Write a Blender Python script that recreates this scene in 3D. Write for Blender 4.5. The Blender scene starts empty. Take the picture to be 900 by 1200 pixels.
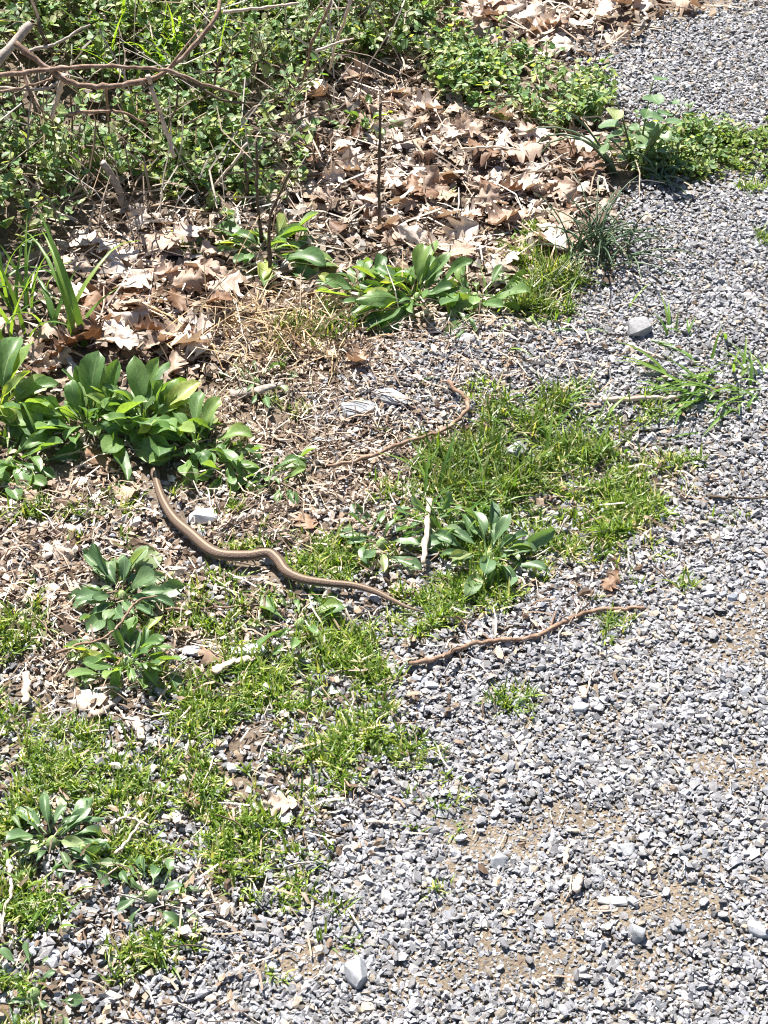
import bpy, bmesh, math, random
import numpy as np
from mathutils import Vector, Matrix

# ------------------------------------------------------------------ camera
SC = bpy.context.scene
COL = SC.collection
PITCH, VHALF, CAM_Z = math.radians(42.0), math.radians(16.5), 1.6
cam = bpy.data.cameras.new('camera'); cam_o = bpy.data.objects.new('camera', cam); COL.objects.link(cam_o)
cam_o.location = (0, 0, CAM_Z); cam_o.rotation_euler = (math.pi/2-PITCH, 0, 0)
cam.sensor_fit = 'VERTICAL'; cam.angle = 2*VHALF; cam.clip_start = .05; cam.clip_end = 500
SC.camera = cam_o

# ------------------------------------------------------------------ light
SUN_AZ, SUN_EL = math.radians(-24), math.radians(56)      # azimuth from +Y (away from the viewer) towards +X
w = bpy.data.worlds.new('World'); SC.world = w; w.use_nodes = True
nt = w.node_tree; nt.nodes.clear()
sky = nt.nodes.new('ShaderNodeTexSky'); sky.sky_type = 'NISHITA'; sky.sun_disc = False
sky.sun_elevation = SUN_EL; sky.sun_rotation = SUN_AZ
bg = nt.nodes.new('ShaderNodeBackground'); bg.inputs[1].default_value = .05
wo = nt.nodes.new('ShaderNodeOutputWorld')
nt.links.new(sky.outputs[0], bg.inputs[0]); nt.links.new(bg.outputs[0], wo.inputs[0])
sl = bpy.data.lights.new('sun', 'SUN'); sl.energy = 5.0; sl.angle = math.radians(.5); sl.color = (1, .95, .87)
so = bpy.data.objects.new('sun', sl); COL.objects.link(so); so.location = (0, 0, 6)
sdir = Vector((math.sin(SUN_AZ)*math.cos(SUN_EL), math.cos(SUN_AZ)*math.cos(SUN_EL), math.sin(SUN_EL)))
so.rotation_euler = sdir.to_track_quat('Z', 'Y').to_euler()
SC.view_settings.view_transform = 'Standard'; SC.view_settings.look = 'None'
SC.view_settings.exposure = 1.5; SC.view_settings.gamma = 1
SC.cycles.use_denoising = True
SC.cycles.max_bounces = 6; SC.cycles.transparent_max_bounces = 4
SC.cycles.filter_width = 1.1

rng = np.random.default_rng(11)
random.seed(11)

# ------------------------------------------------------------------ terrain
def vnoise(x, y, s, seed=0):
    x = np.asarray(x, float)/s+137.3*(seed+1); y = np.asarray(y, float)/s+71.7*(seed+1)
    xi, yi = np.floor(x).astype(np.int64), np.floor(y).astype(np.int64)
    fx, fy = x-xi, y-yi
    fx = fx*fx*(3-2*fx); fy = fy*fy*(3-2*fy)
    def hsh(a, b):
        n = (a*374761393+b*668265263+seed*974711) & 0x7fffffff
        n = ((n ^ (n >> 13))*1274126177) & 0x7fffffff
        return ((n ^ (n >> 16)) & 0xffff)/65535.
    a = hsh(xi, yi)*(1-fx)+hsh(xi+1, yi)*fx
    b = hsh(xi, yi+1)*(1-fx)+hsh(xi+1, yi+1)*fx
    return a*(1-fy)+b*fy
def sstep(a, b, t):
    t = np.clip((t-a)/(b-a), 0, 1); return t*t*(3-2*t)
_T = math.tan(VHALF)
FW = np.array([0, math.cos(PITCH), -math.sin(PITCH)]); UP = np.array([0, math.sin(PITCH), math.cos(PITCH)])
def ray(px, py):
    return FW+np.array([1., 0, 0])*((px-450)/600*_T)+UP*((600-py)/600*_T)
def flat(px, py):
    d = ray(px, py); t = -CAM_Z/d[2]; return d[0]*t, d[1]*t
BA, BB = np.array(flat(-50, 590)), np.array(flat(760, -60))      # foot of the bank
_bd = (BB-BA)/np.linalg.norm(BB-BA); BN = np.array([-_bd[1], _bd[0]])
def H(x, y):
    x = np.asarray(x, float); y = np.asarray(y, float)
    d = (x-BA[0])*BN[0]+(y-BA[1])*BN[1]
    z = .17*sstep(-.05, 1.3, d)
    z = z+(vnoise(x, y, .33, 1)-.5)*.022+(vnoise(x, y, .11, 2)-.5)*.010
    return z
def at(px, py, h=0.):
    d = ray(px, py); z = 0.
    for _ in range(40):
        t = (z-CAM_Z)/d[2]; x, y = d[0]*t, d[1]*t
        z = .5*z+.5*(float(H(x, y))+h)
    return np.array([x, y, z])
def mpp(px, py):                                             # metres per photo pixel at that spot
    p = at(px, py); return np.linalg.norm(p-np.array([0, 0, CAM_Z]))*2*_T/1200
def wpoly(pts): return np.array([at(*p)[:2] for p in pts])
def inpoly(P, x, y):
    c = np.zeros(x.shape, bool); n = len(P); j = n-1
    for i in range(n):
        xi, yi, xj, yj = P[i, 0], P[i, 1], P[j, 0], P[j, 1]
        m = ((yi > y) != (yj > y)) & (x < (xj-xi)*(y-yi)/(yj-yi+1e-12)+xi)
        c ^= m; j = i
    return c
def scatter(P, n, soft=0.):
    """n random points in the polygon, its edge frayed by soft metres"""
    lo, hi = P.min(0)-2*soft, P.max(0)+2*soft
    xs, ys, got = [], [], 0
    for _ in range(60):
        x = rng.uniform(lo[0], hi[0], n); y = rng.uniform(lo[1], hi[1], n)
        m = inpoly(P, x+rng.normal(0, 1, n)*soft, y+rng.normal(0, 1, n)*soft)
        xs.append(x[m]); ys.append(y[m]); got += m.sum()
        if got >= n: break
    return np.concatenate(xs)[:n], np.concatenate(ys)[:n]

# ------------------------------------------------------------------ mesh helpers
def newmesh(name, V, F, col=None, mat=None, smooth=False, uv=None, mi=None):
    """V (n,3), F (m,k) all faces the same size"""
    me = bpy.data.meshes.new(name)
    V = np.ascontiguousarray(V, np.float32); F = np.ascontiguousarray(F, np.int32)
    m, k = F.shape
    me.vertices.add(len(V)); me.vertices.foreach_set('co', V.ravel())
    me.loops.add(m*k); me.loops.foreach_set('vertex_index', F.ravel())
    me.polygons.add(m); me.polygons.foreach_set('loop_start', np.arange(0, m*k, k, dtype=np.int32))
    me.polygons.foreach_set('use_smooth', np.full(m, smooth, bool))
    if mi is not None: me.polygons.foreach_set('material_index', np.ascontiguousarray(mi, np.int32))
    if col is not None:
        a = me.attributes.new('col', 'FLOAT_COLOR', 'POINT')
        c = np.ones((len(V), 4), np.float32); c[:, :3] = col; a.data.foreach_set('color', c.ravel())
    if uv is not None:
        u = me.uv_layers.new(name='UVMap'); u.data.foreach_set('uv', np.ascontiguousarray(uv[F.ravel()], np.float32).ravel())
    for q in (mat if isinstance(mat, (list, tuple)) else [mat]):
        if q is not None: me.materials.append(q)
    me.update(calc_edges=True); me.validate()
    return me
def obj(name, me, parent=None, loc=(0, 0, 0), rot=(0, 0, 0), scale=(1, 1, 1), label=None, cat=None, group=None, kind=None):
    o = bpy.data.objects.new(name, me); COL.objects.link(o)
    o.location = loc; o.rotation_euler = rot
    o.scale = scale if hasattr(scale, '__len__') else (scale,)*3
    if parent: o.parent = parent
    if label: o['label'] = label
    if cat: o['category'] = cat
    if group: o['group'] = group
    if kind: o['kind'] = kind
    return o
def rots(rx, ry, rz):
    """rotation matrices Rz@Ry@Rx, vectorised"""
    cx, sx, cy, sy, cz, sz = np.cos(rx), np.sin(rx), np.cos(ry), np.sin(ry), np.cos(rz), np.sin(rz)
    R = np.empty((len(rx), 3, 3))
    R[:, 0, 0] = cz*cy; R[:, 0, 1] = cz*sy*sx-sz*cx; R[:, 0, 2] = cz*sy*cx+sz*sx
    R[:, 1, 0] = sz*cy; R[:, 1, 1] = sz*sy*sx+cz*cx; R[:, 1, 2] = sz*sy*cx-cz*sx
    R[:, 2, 0] = -sy; R[:, 2, 1] = cy*sx; R[:, 2, 2] = cy*cx
    return R
class Geo:
    def __init__(s): s.V, s.F, s.C, s.M, s.n = [], [], [], [], 0
    def add(s, V, F, C, m=0):
        s.V.append(V); s.F.append(F+s.n); s.C.append(np.broadcast_to(C, (len(V), 3))); s.M.append(np.full(len(F), m)); s.n += len(V)
    def inst(s, tv, tf, T, R, S, C, m=0):
        """copies of a template: T (n,3), R (n,3,3), S (n,3), C (n,3)"""
        N, nv = len(T), len(tv)
        V = np.einsum('nij,nvj->nvi', R, tv[None]*S[:, None, :])+T[:, None, :]
        F = (tf[None]+(np.arange(N)*nv)[:, None, None]).reshape(-1, tf.shape[1])
        s.add(V.reshape(-1, 3), F, np.repeat(C, nv, 0), m)
    def prisms(s, P0, P1, r0, r1, C, m=0, k=3):
        N = len(P0)
        d = P1-P0; L = np.linalg.norm(d, axis=1, keepdims=True)+1e-9; d = d/L
        a = np.cross(d, np.array([.31, .87, .22])); a /= np.linalg.norm(a, axis=1, keepdims=True)+1e-9
        b = np.cross(d, a)
        r0 = np.broadcast_to(np.asarray(r0, float), (N,)); r1 = np.broadcast_to(np.asarray(r1, float), (N,))
        V = np.empty((N, 2*k, 3))
        for i in range(k):
            q = 2*math.pi*i/k; e = a*math.cos(q)+b*math.sin(q)
            V[:, i] = P0+e*r0[:, None]; V[:, k+i] = P1+e*r1[:, None]
        f = []
        for i in range(k):
            j = (i+1) % k; f += [(i, j, k+j), (i, k+j, k+i)]
        f = np.array(f)
        F = (f[None]+(np.arange(N)*2*k)[:, None, None]).reshape(-1, 3)
        s.add(V.reshape(-1, 3), F, np.repeat(np.broadcast_to(C, (N, 3)), 2*k, 0), m)
    def mesh(s, name, mat, smooth=False):
        return newmesh(name, np.concatenate(s.V), np.concatenate(s.F), np.concatenate(s.C), mat, smooth, mi=np.concatenate(s.M))
def crom(P, n):
    """smooth curve through the points P, n samples"""
    P = np.asarray(P, float); m = len(P)-1
    Q = np.vstack([2*P[0]-P[1], P, 2*P[-1]-P[-2]])
    out = []
    for u in np.linspace(0, m, n):
        i = min(int(u), m-1); t = u-i; a, b, c, d = Q[i:i+4]
        out.append(.5*((2*b)+(c-a)*t+(2*a-5*b+4*c-d)*t*t+(3*b-a-3*c+d)*t**3))
    return np.array(out)
def tube(C, r, k=7, cap=True):
    """quad-free tube along C (n,3) with radii r (n)"""
    n = len(C); T = np.gradient(C, axis=0); T /= np.linalg.norm(T, axis=1, keepdims=True)+1e-12
    up = np.array([0, 0, 1.])
    A = np.cross(T, up); ln = np.linalg.norm(A, axis=1, keepdims=True); A = np.where(ln < .15, np.array([[1., 0, 0]]), A/(ln+1e-9))
    B = np.cross(A, T)
    q = 2*np.pi*np.arange(k)/k
    V = C[:, None]+(A[:, None]*np.cos(q)[None, :, None]+B[:, None]*np.sin(q)[None, :, None])*np.asarray(r)[:, None, None]
    V = V.reshape(-1, 3); F = []
    for i in range(n-1):
        for j in range(k):
            a, b, c, d = i*k+j, i*k+(j+1) % k, (i+1)*k+(j+1) % k, (i+1)*k+j
            F += [(a, b, c), (a, c, d)]
    if cap:
        V = np.vstack([V, C[0], C[-1]]); e = n*k
        for j in range(k):
            F += [(e, (j+1) % k, j), (e+1, (n-1)*k+j, (n-1)*k+(j+1) % k)]
    return V, np.array(F)
def hull(pts):
    bm = bmesh.new()
    for p in pts: bm.verts.new(p)
    r = bmesh.ops.convex_hull(bm, input=bm.verts)
    junk = [v for v in bm.verts if not v.link_faces]
    for v in junk: bm.verts.remove(v)
    bmesh.ops.triangulate(bm, faces=bm.faces)
    bm.verts.index_update()
    V = np.array([v.co[:] for v in bm.verts]); F = np.array([[v.index for v in f.verts] for f in bm.faces]); bm.free()
    return V, F
def stone_template(n, r, flatness=.5):
    p = r.normal(0, 1, (n, 3)); p /= np.linalg.norm(p, axis=1, keepdims=True)
    for _ in range(6):                                           # spread the corners so that no spike is left
        d = p[:, None]-p[None]; q = (d**2).sum(-1)+np.eye(n)*9; p = p+.06*(d/(q**1.5)[..., None]).sum(1); p /= np.linalg.norm(p, axis=1, keepdims=True)
    p *= r.uniform(.86, 1.06, (n, 1))
    p = np.sign(p)*np.abs(p)**.85
    p *= np.array([1, r.uniform(.62, .92), flatness*r.uniform(.75, 1.15)])
    return hull(p*.5)

# ------------------------------------------------------------------ materials
def mat(name):
    m = bpy.data.materials.new(name); m.use_nodes = True
    t = m.node_tree; t.nodes.clear()
    out = t.nodes.new('ShaderNodeOutputMaterial'); b = t.nodes.new('ShaderNodeBsdfPrincipled')
    t.links.new(b.outputs[0], out.inputs[0])
    return m, t, b, out
def N(t, kind, **kw):
    n = t.nodes.new(kind)
    for k, v in kw.items():
        if k.startswith('i_'):
            n.inputs[k[2:].replace('_', ' ')].default_value = v
        else: setattr(n, k, v)
    return n
def ramp(t, stops):
    r = t.nodes.new('ShaderNodeValToRGB'); e = r.color_ramp.elements
    while len(e) < len(stops): e.new(.5)
    for el, (p, c) in zip(e, stops): el.position = p; el.color = (*c, 1)
    return r
def mixc(t, mode, fac, a, b):
    m = t.nodes.new('ShaderNodeMix'); m.data_type = 'RGBA'; m.blend_type = mode
    for i, v in ((0, fac), (6, a), (7, b)):
        if isinstance(v, bpy.types.NodeSocket): t.links.new(v, m.inputs[i])
        else: m.inputs[i].default_value = v if i == 0 else (*v, 1)
    return m.outputs[2]
def bump(t, b, src, strength, dist):
    n = N(t, 'ShaderNodeBump'); n.inputs['Strength'].default_value = strength; n.inputs['Distance'].default_value = dist
    t.links.new(src, n.inputs['Height']); t.links.new(n.outputs[0], b.inputs['Normal']); return n
def noise(t, scale, detail=4, rough=.6, coord=None):
    n = N(t, 'ShaderNodeTexNoise'); n.inputs['Scale'].default_value = scale; n.inputs['Detail'].default_value = detail; n.inputs['Roughness'].default_value = rough
    if coord: t.links.new(coord, n.inputs['Vector'])
    return n
def soil_mat(name, stops, sc):
    m, t, b, o = mat(name); g = N(t, 'ShaderNodeNewGeometry')
    n1 = noise(t, sc, 8, .65, g.outputs['Position']); n2 = noise(t, 260, 5, .7, g.outputs['Position'])
    r = ramp(t, stops); t.links.new(n1.outputs[0], r.inputs[0])
    r2 = ramp(t, [(.3, (.45, .45, .45)), (.55, (1, 1, 1)), (.75, (1.25, 1.22, 1.2))]); t.links.new(n2.outputs[0], r2.inputs[0])
    t.links.new(mixc(t, 'MULTIPLY', .8, r.outputs[0], r2.outputs[0]), b.inputs['Base Color'])
    b.inputs['Roughness'].default_value = .95; b.inputs['Specular IOR Level'].default_value = .2
    bump(t, b, n2.outputs[0], 1., .004); return m
M_SOIL = soil_mat('soil', [(.3, (.10, .075, .056)), (.55, (.21, .165, .127)), (.75, (.32, .265, .21))], 14)
M_PATH = soil_mat('path_dirt', [(.3, (.17, .135, .10)), (.55, (.25, .20, .148)), (.75, (.33, .27, .20))], 16)
def gritty(m):
    t = m.node_tree; b = next(n for n in t.nodes if n.type == 'BSDF_PRINCIPLED'); old = b.inputs['Base Color'].links[0].from_socket
    g = N(t, 'ShaderNodeNewGeometry'); v = N(t, 'ShaderNodeTexVoronoi'); v.inputs['Scale'].default_value = 310; t.links.new(g.outputs['Position'], v.inputs['Vector'])
    sp = N(t, 'ShaderNodeSeparateColor'); t.links.new(v.outputs['Color'], sp.inputs[0])
    gr = ramp(t, [(0, (.10, .10, .10)), (.5, (.24, .235, .235)), (1, (.46, .45, .45))]); t.links.new(sp.outputs[0], gr.inputs[0])
    mk = N(t, 'ShaderNodeMapRange'); t.links.new(sp.outputs[1], mk.inputs[0]); mk.inputs[1].default_value = .80; mk.inputs[2].default_value = .84
    t.links.new(mixc(t, 'MIX', mk.outputs[0], old, gr.outputs[0]), b.inputs['Base Color'])
    bn = b.inputs['Normal'].links[0].from_node; ad = N(t, 'ShaderNodeMath', operation='MULTIPLY_ADD'); t.links.new(v.outputs['Distance'], ad.inputs[0]); ad.inputs[1].default_value = -.35
    t.links.new(bn.inputs['Height'].links[0].from_socket, ad.inputs[2]); t.links.new(ad.outputs[0], bn.inputs['Height'])
gritty(M_PATH)
def stone_mat():
    m, t, b, o = mat('slate_stone'); a = N(t, 'ShaderNodeAttribute', attribute_name='col')
    g = N(t, 'ShaderNodeNewGeometry')
    n1 = noise(t, 190, 5, .65, g.outputs['Position']); n2 = noise(t, 900, 3, .6, g.outputs['Position'])
    r = ramp(t, [(.3, (.66, .64, .62)), (.5, (1, 1, 1)), (.7, (1.22, 1.22, 1.22))]); t.links.new(n1.outputs[0], r.inputs[0])
    t.links.new(mixc(t, 'MULTIPLY', .9, a.outputs[0], r.outputs[0]), b.inputs['Base Color'])
    b.inputs['Roughness'].default_value = .62; b.inputs['Specular IOR Level'].default_value = .4
    bump(t, b, n2.outputs[0], .5, .0012); return m
M_STONE = stone_mat()
def leafy(name, colsrc, trans, rough=.4, spec=.5, tmix=.38, veins=False, dead=False):
    """thin leaf: glossy front, light shining through. colsrc: 'col' attribute or list of ramp stops over object random"""
    m, t, b, o = mat(name)
    if colsrc == 'col':
        c = N(t, 'ShaderNodeAttribute', attribute_name='col').outputs[0]
    else:
        oi = N(t, 'ShaderNodeObjectInfo'); r = ramp(t, colsrc); t.links.new(oi.outputs['Random'], r.inputs[0]); c = r.outputs[0]
    tc = N(t, 'ShaderNodeTexCoord')
    nz = noise(t, 22 if colsrc != 'col' else 60, 4, .6, tc.outputs['Object'])
    rr = ramp(t, [(.3, (.7, .7, .68)), (.5, (1, 1, 1)), (.72, (1.3, 1.27, 1.15))]); t.links.new(nz.outputs[0], rr.inputs[0])
    c = mixc(t, 'MULTIPLY', .8, c, rr.outputs[0])
    if veins:                                                    # brown specks and scars
        ns = noise(t, 9, 6, .75, tc.outputs['Object']); mo = N(t, 'ShaderNodeMapRange'); t.links.new(ns.outputs[0], mo.inputs[0]); mo.inputs[1].default_value = .66; mo.inputs[2].default_value = .72
        c = mixc(t, 'MIX', mo.outputs[0], c, (.20, .14, .06) if not dead else (.10, .06, .035))
    if veins:
        sep = N(t, 'ShaderNodeSeparateXYZ'); t.links.new(tc.outputs['UV'], sep.inputs[0])
        # midrib: |v-.5| small ; side veins: stripes slanting away from it
        ab = N(t, 'ShaderNodeMath', operation='SUBTRACT'); t.links.new(sep.outputs[1], ab.inputs[0]); ab.inputs[1].default_value = .5
        ab2 = N(t, 'ShaderNodeMath', operation='ABSOLUTE'); t.links.new(ab.outputs[0], ab2.inputs[0])
        mr = N(t, 'ShaderNodeMapRange'); t.links.new(ab2.outputs[0], mr.inputs[0]); mr.inputs[1].default_value = .01; mr.inputs[2].default_value = .04; mr.inputs[3].default_value = 1; mr.inputs[4].default_value = 0
        mu = N(t, 'ShaderNodeMath', operation='MULTIPLY_ADD'); t.links.new(ab2.outputs[0], mu.inputs[0]); mu.inputs[1].default_value = -.55; t.links.new(sep.outputs[0], mu.inputs[2])
        m2 = N(t, 'ShaderNodeMath', operation='MULTIPLY'); t.links.new(mu.outputs[0], m2.inputs[0]); m2.inputs[1].default_value = 8
        fr = N(t, 'ShaderNodeMath', operation='PINGPONG'); t.links.new(m2.outputs[0], fr.inputs[0]); fr.inputs[1].default_value = .5
        vr = N(t, 'ShaderNodeMapRange'); t.links.new(fr.outputs[0], vr.inputs[0]); vr.inputs[1].default_value = 0; vr.inputs[2].default_value = .09; vr.inputs[3].default_value = .5; vr.inputs[4].default_value = 0
        mx = N(t, 'ShaderNodeMath', operation='MAXIMUM'); t.links.new(mr.outputs[0], mx.inputs[0]); t.links.new(vr.outputs[0], mx.inputs[1])
        vc = (.26, .17, .10) if dead else (.30, .42, .17)
        sc = N(t, 'ShaderNodeMath', operation='MULTIPLY'); t.links.new(mx.outputs[0], sc.inputs[0]); sc.inputs[1].default_value = .5
        c = mixc(t, 'MIX', sc.outputs[0], c, vc)
        bump(t, b, mx.outputs[0], -.6, .0015)
    t.links.new(c, b.inputs['Base Color']); b.inputs['Roughness'].default_value = rough; b.inputs['Specular IOR Level'].default_value = spec
    tr = N(t, 'ShaderNodeBsdfTranslucent')
    t.links.new(mixc(t, 'MULTIPLY', 1, c, trans), tr.inputs[0])
    mix = N(t, 'ShaderNodeMixShader'); mix.inputs[0].default_value = tmix
    t.links.new(b.outputs[0], mix.inputs[1]); t.links.new(tr.outputs[0], mix.inputs[2]); t.links.new(mix.outputs[0], o.inputs[0])
    return m
M_ROS = leafy('rosette_leaf', [(0, (.065, .14, .048)), (.35, (.105, .20, .065)), (.75, (.15, .25, .085)), (.93, (.20, .30, .085)), (1, (.30, .34, .10))], (2.3, 2.1, .55), .46, .6, .36, True)
M_BLUE = leafy('grey_green_leaf', [(0, (.07, .14, .06)), (.6, (.12, .205, .095)), (.9, (.18, .25, .13)), (1, (.27, .31, .14))], (2.0, 2.0, .7), .45, .65, .28, True)
M_GC = leafy('small_leaves', 'col', (2.2, 2.1, .7), .5, .45, .33)
M_GRASS = leafy('grass_blades', 'col', (1.75, 1.8, .7), .45, .5, .36)
M_BLADE = leafy('long_blade', [(0, (.07, .15, .03)), (.5, (.12, .22, .045)), (1, (.19, .29, .06))], (2.2, 2.1, .6), .4, .5, .35)
M_FRESH = leafy('fresh_blade', [(0, (.11, .21, .03)), (1, (.18, .28, .045))], (2.2, 2.1, .6), .4, .5, .4)
M_ONION = leafy('onion_blade', [(0, (.055, .10, .055)), (.6, (.10, .16, .085)), (1, (.19, .25, .14))], (1.6, 1.6, .8), .38, .5, .2)
M_OAK = leafy('dead_oak_leaf', [(0, (.15, .085, .05)), (.22, (.26, .165, .11)), (.5, (.42, .31, .235)), (.75, (.52, .42, .34)), (1, (.62, .53, .45))], (1.1, .8, .5), .55, .35, .16, True, True)
M_DEB = leafy('plant_debris', 'col', (1.2, .9, .6), .7, .25, .12)
def bark(name, stops, sc=90):
    m, t, b, o = mat(name); tc = N(t, 'ShaderNodeNewGeometry')
    n1 = noise(t, sc, 6, .7, tc.outputs['Position'])
    r = ramp(t, stops); t.links.new(n1.outputs[0], r.inputs[0]); t.links.new(r.outputs[0], b.inputs['Base Color'])
    b.inputs['Roughness'].default_value = .75; b.inputs['Specular IOR Level'].default_value = .3
    n2 = noise(t, sc*5, 4, .7, tc.outputs['Position']); bump(t, b, n2.outputs[0], .7, .0015); return m
M_CANE = bark('cane_bark', [(.3, (.11, .065, .042)), (.5, (.21, .135, .095)), (.7, (.42, .32, .26))], 75)
M_PALE = bark('bleached_wood', [(.3, (.36, .27, .20)), (.5, (.55, .44, .35)), (.7, (.68, .57, .48))])
M_TWIG = bark('brown_twig', [(.32, (.10, .06, .04)), (.5, (.24, .15, .10)), (.68, (.42, .31, .23))])
M_DARK = bark('dark_twig', [(.3, (.045, .032, .022)), (.5, (.09, .065, .045)), (.7, (.17, .12, .085))])
M_GREY = bark('grey_bark', [(.3, (.20, .17, .14)), (.5, (.33, .28, .24)), (.7, (.46, .40, .36))])
M_GSTEM = bark('green_stem', [(.3, (.06, .08, .03)), (.5, (.10, .13, .05)), (.7, (.17, .18, .08))])

# ------------------------------------------------------------------ ground
def ground_sheet():
    fine = np.arange(-1.6, 1.6001, .018); far = np.array([2, 2.6, 4, 8, 20, 60])
    xs = np.concatenate([-far[::-1], fine, far])
    yf = np.arange(.4, 5.2, .018); ys = np.concatenate([[-60, -20, -6, -2, -.6, 0], yf, [5.6, 6.5, 9, 20, 60]])
    X, Y = np.meshgrid(xs, ys); Z = H(X, Y)+(vnoise(X, Y, .03, 5)-.5)*.005
    V = np.stack([X, Y, Z], -1).reshape(-1, 3); nx, ny = len(xs), len(ys)
    i, j = np.meshgrid(np.arange(nx-1), np.arange(ny-1)); a = (j*nx+i).ravel()
    return newmesh('ground', V, np.stack([a, a+1, a+nx+1, a+nx], 1), None, M_SOIL, True)
obj('ground', ground_sheet(), label='brown soil under the grass and leaf litter', kind='structure')

GRAVEL = wpoly([(690, 62), (760, 38), (900, 5), (960, -50), (1110, -50), (1090, 1290), (160, 1290), (175, 1190), (310, 1060), (390, 970), (480, 905), (500, 800),
                (590, 745), (690, 690), (790, 630), (830, 560), (790, 500), (700, 470), (620, 440), (560, 485), (500, 500), (430, 500), (400, 465), (470, 420), (560, 388),
                (680, 375), (740, 320), (730, 240), (850, 222), (915, 195), (860, 165), (770, 150), (700, 120)])
PATH = wpoly([(690, 50), (900, -20), (960, -120), (1300, -120), (1300, 1450), (120, 1450), (150, 1190), (330, 1020), (480, 890), (560, 740), (690, 660), (790, 560), (700, 470), (480, 500),
              (430, 450), (560, 390), (720, 320), (720, 230), (850, 190), (720, 130)])
def path_sheet():
    s = .02
    xs = np.arange(PATH[:, 0].min()-.1, PATH[:, 0].max()+.1, s); ys = np.arange(PATH[:, 1].min()-.1, PATH[:, 1].max()+.1, s)
    X, Y = np.meshgrid(xs, ys)
    m = np.zeros(X.shape)
    for k in range(12):
        q = 2*math.pi*k/12
        m += inpoly(PATH, X+.05*math.cos(q)*(1+.5*(k % 2)), Y+.05*math.sin(q)*(1+.5*(k % 2)))/12.
    Z = H(X, Y)+.012*sstep(.1, .9, m)-.007+(vnoise(X, Y, .025, 7)-.5)*.003
    V = np.stack([X, Y, Z], -1).reshape(-1, 3); nx, ny = len(xs), len(ys)
    i, j = np.meshgrid(np.arange(nx-1), np.arange(ny-1)); a = (j*nx+i).ravel()
    keep = (m.ravel()[a] > .02)
    a = a[keep]
    return newmesh('gravel_path', V, np.stack([a, a+1, a+nx+1, a+nx], 1), None, M_PATH, True)
path = obj('gravel_path', path_sheet(), label='grey slate gravel path with patches of bare tan dirt', kind='structure')

# ------------------------------------------------------------------ soft patches, given where they lie in the photograph
class Patch:
    def __init__(s, L, soft=.55):
        s.E = []; s.soft = soft
        for px, py, rx, ry, v in L:
            c = at(px, py); a = abs(at(px+rx, py)[0]-c[0]); b = abs(at(px, py-ry)[1]-at(px, py+ry)[1])/2
            s.E.append((c[0], c[1], max(a, .01), max(b, .01), v))
    def __call__(s, x, y):
        r = np.zeros(np.shape(x)); f = (vnoise(x, y, .05, 9)-.5)*.75+(vnoise(x, y, .018, 10)-.5)*.5
        for cx, cy, a, b, v in s.E:
            q = np.sqrt(((x-cx)/a)**2+((y-cy)/b)**2)+f
            r = np.maximum(r, v*(1-sstep(s.soft, 1.15, q)))
        return r
BARE = Patch([(575, 985, 140, 40, 1), (670, 965, 110, 32, 1), (545, 1010, 60, 30, .7), (885, 705, 55, 55, 1), (860, 750, 60, 36, .8), (790, 1075, 110, 48, .9), (690, 1075, 80, 36, .8),
              (620, 1135, 130, 42, .95), (500, 1150, 90, 36, .85), (760, 1130, 80, 36, .8), (345, 1130, 70, 34, .85), (860, 900, 70, 32, .85), (790, 1000, 50, 20, .5), (690, 850, 14, 40, .5), (800, 155, 60, 14, .5), (390, 990, 40, 25, .4)], .15)
GRASSP = Patch([(330, 800, 115, 42, 1), (420, 765, 95, 42, 1), (250, 838, 85, 30, .95), (490, 735, 70, 32, .8), (385, 660, 75, 32, .75), (300, 650, 60, 22, .7), (560, 695, 95, 36, 1), (600, 640, 95, 42, .7),
                (560, 570, 75, 60, 1), (660, 520, 85, 55, .85), (725, 590, 75, 55, .75), (640, 470, 60, 25, .45), (735, 490, 45, 18, .5), (790, 545, 35, 14, .4), (740, 640, 50, 25, .8), (470, 600, 50, 25, .35),
                (60, 895, 130, 62, 1.1), (150, 930, 100, 50, 1), (15, 755, 48, 62, 1.1), (160, 1005, 60, 40, .85), (30, 1065, 52, 30, 1), (60, 1140, 100, 42, .8), (170, 1110, 80, 32, .65), (315, 935, 120, 75, .72),
                (400, 895, 90, 60, .68), (490, 885, 32, 25, .6), (250, 1015, 65, 45, .55), (600, 830, 28, 14, .8), (715, 755, 28, 18, .85), (800, 692, 20, 9, .8), (778, 660, 22, 11, .6), (845, 612, 42, 10, .7),
                (890, 605, 22, 10, .6), (635, 880, 12, 10, .6), (412, 1118, 17, 13, .7), (442, 1070, 22, 12, .7), (345, 1062, 20, 15, .5), (640, 350, 42, 50, .75), (620, 290, 30, 40, .5), (885, 225, 24, 9, .8), (897, 292, 9, 12, .9),
                (140, 600, 40, 18, .5), (60, 607, 65, 18, .5), (370, 395, 55, 35, .4), (330, 480, 35, 16, .4), (170, 790, 45, 16, .8), (270, 600, 20, 10, .5), (280, 690, 40, 20, .35), (330, 1160, 25, 14, .6),
                (90, 640, 50, 20, .3), (560, 460, 35, 14, .4), (480, 950, 25, 12, .35), (420, 1030, 25, 15, .3), (230, 300, 20, 10, .3), (520, 240, 22, 12, .3), (-60, 900, 130, 120, 1), (-80, 1080, 120, 90, .8), (-80, 1250, 150, 60, .7), (90, 1215, 110, 30, .6), (300, 960, 200, 120, .22), (620, 600, 190, 110, .22), (130, 620, 150, 50, .25), (250, 700, 120, 60, .2)], .30)
LONGG = Patch([(560, 560, 75, 55, 1), (650, 510, 80, 50, .7), (640, 340, 45, 55, 1), (15, 740, 50, 60, .4), (370, 390, 60, 40, .6)])

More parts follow.
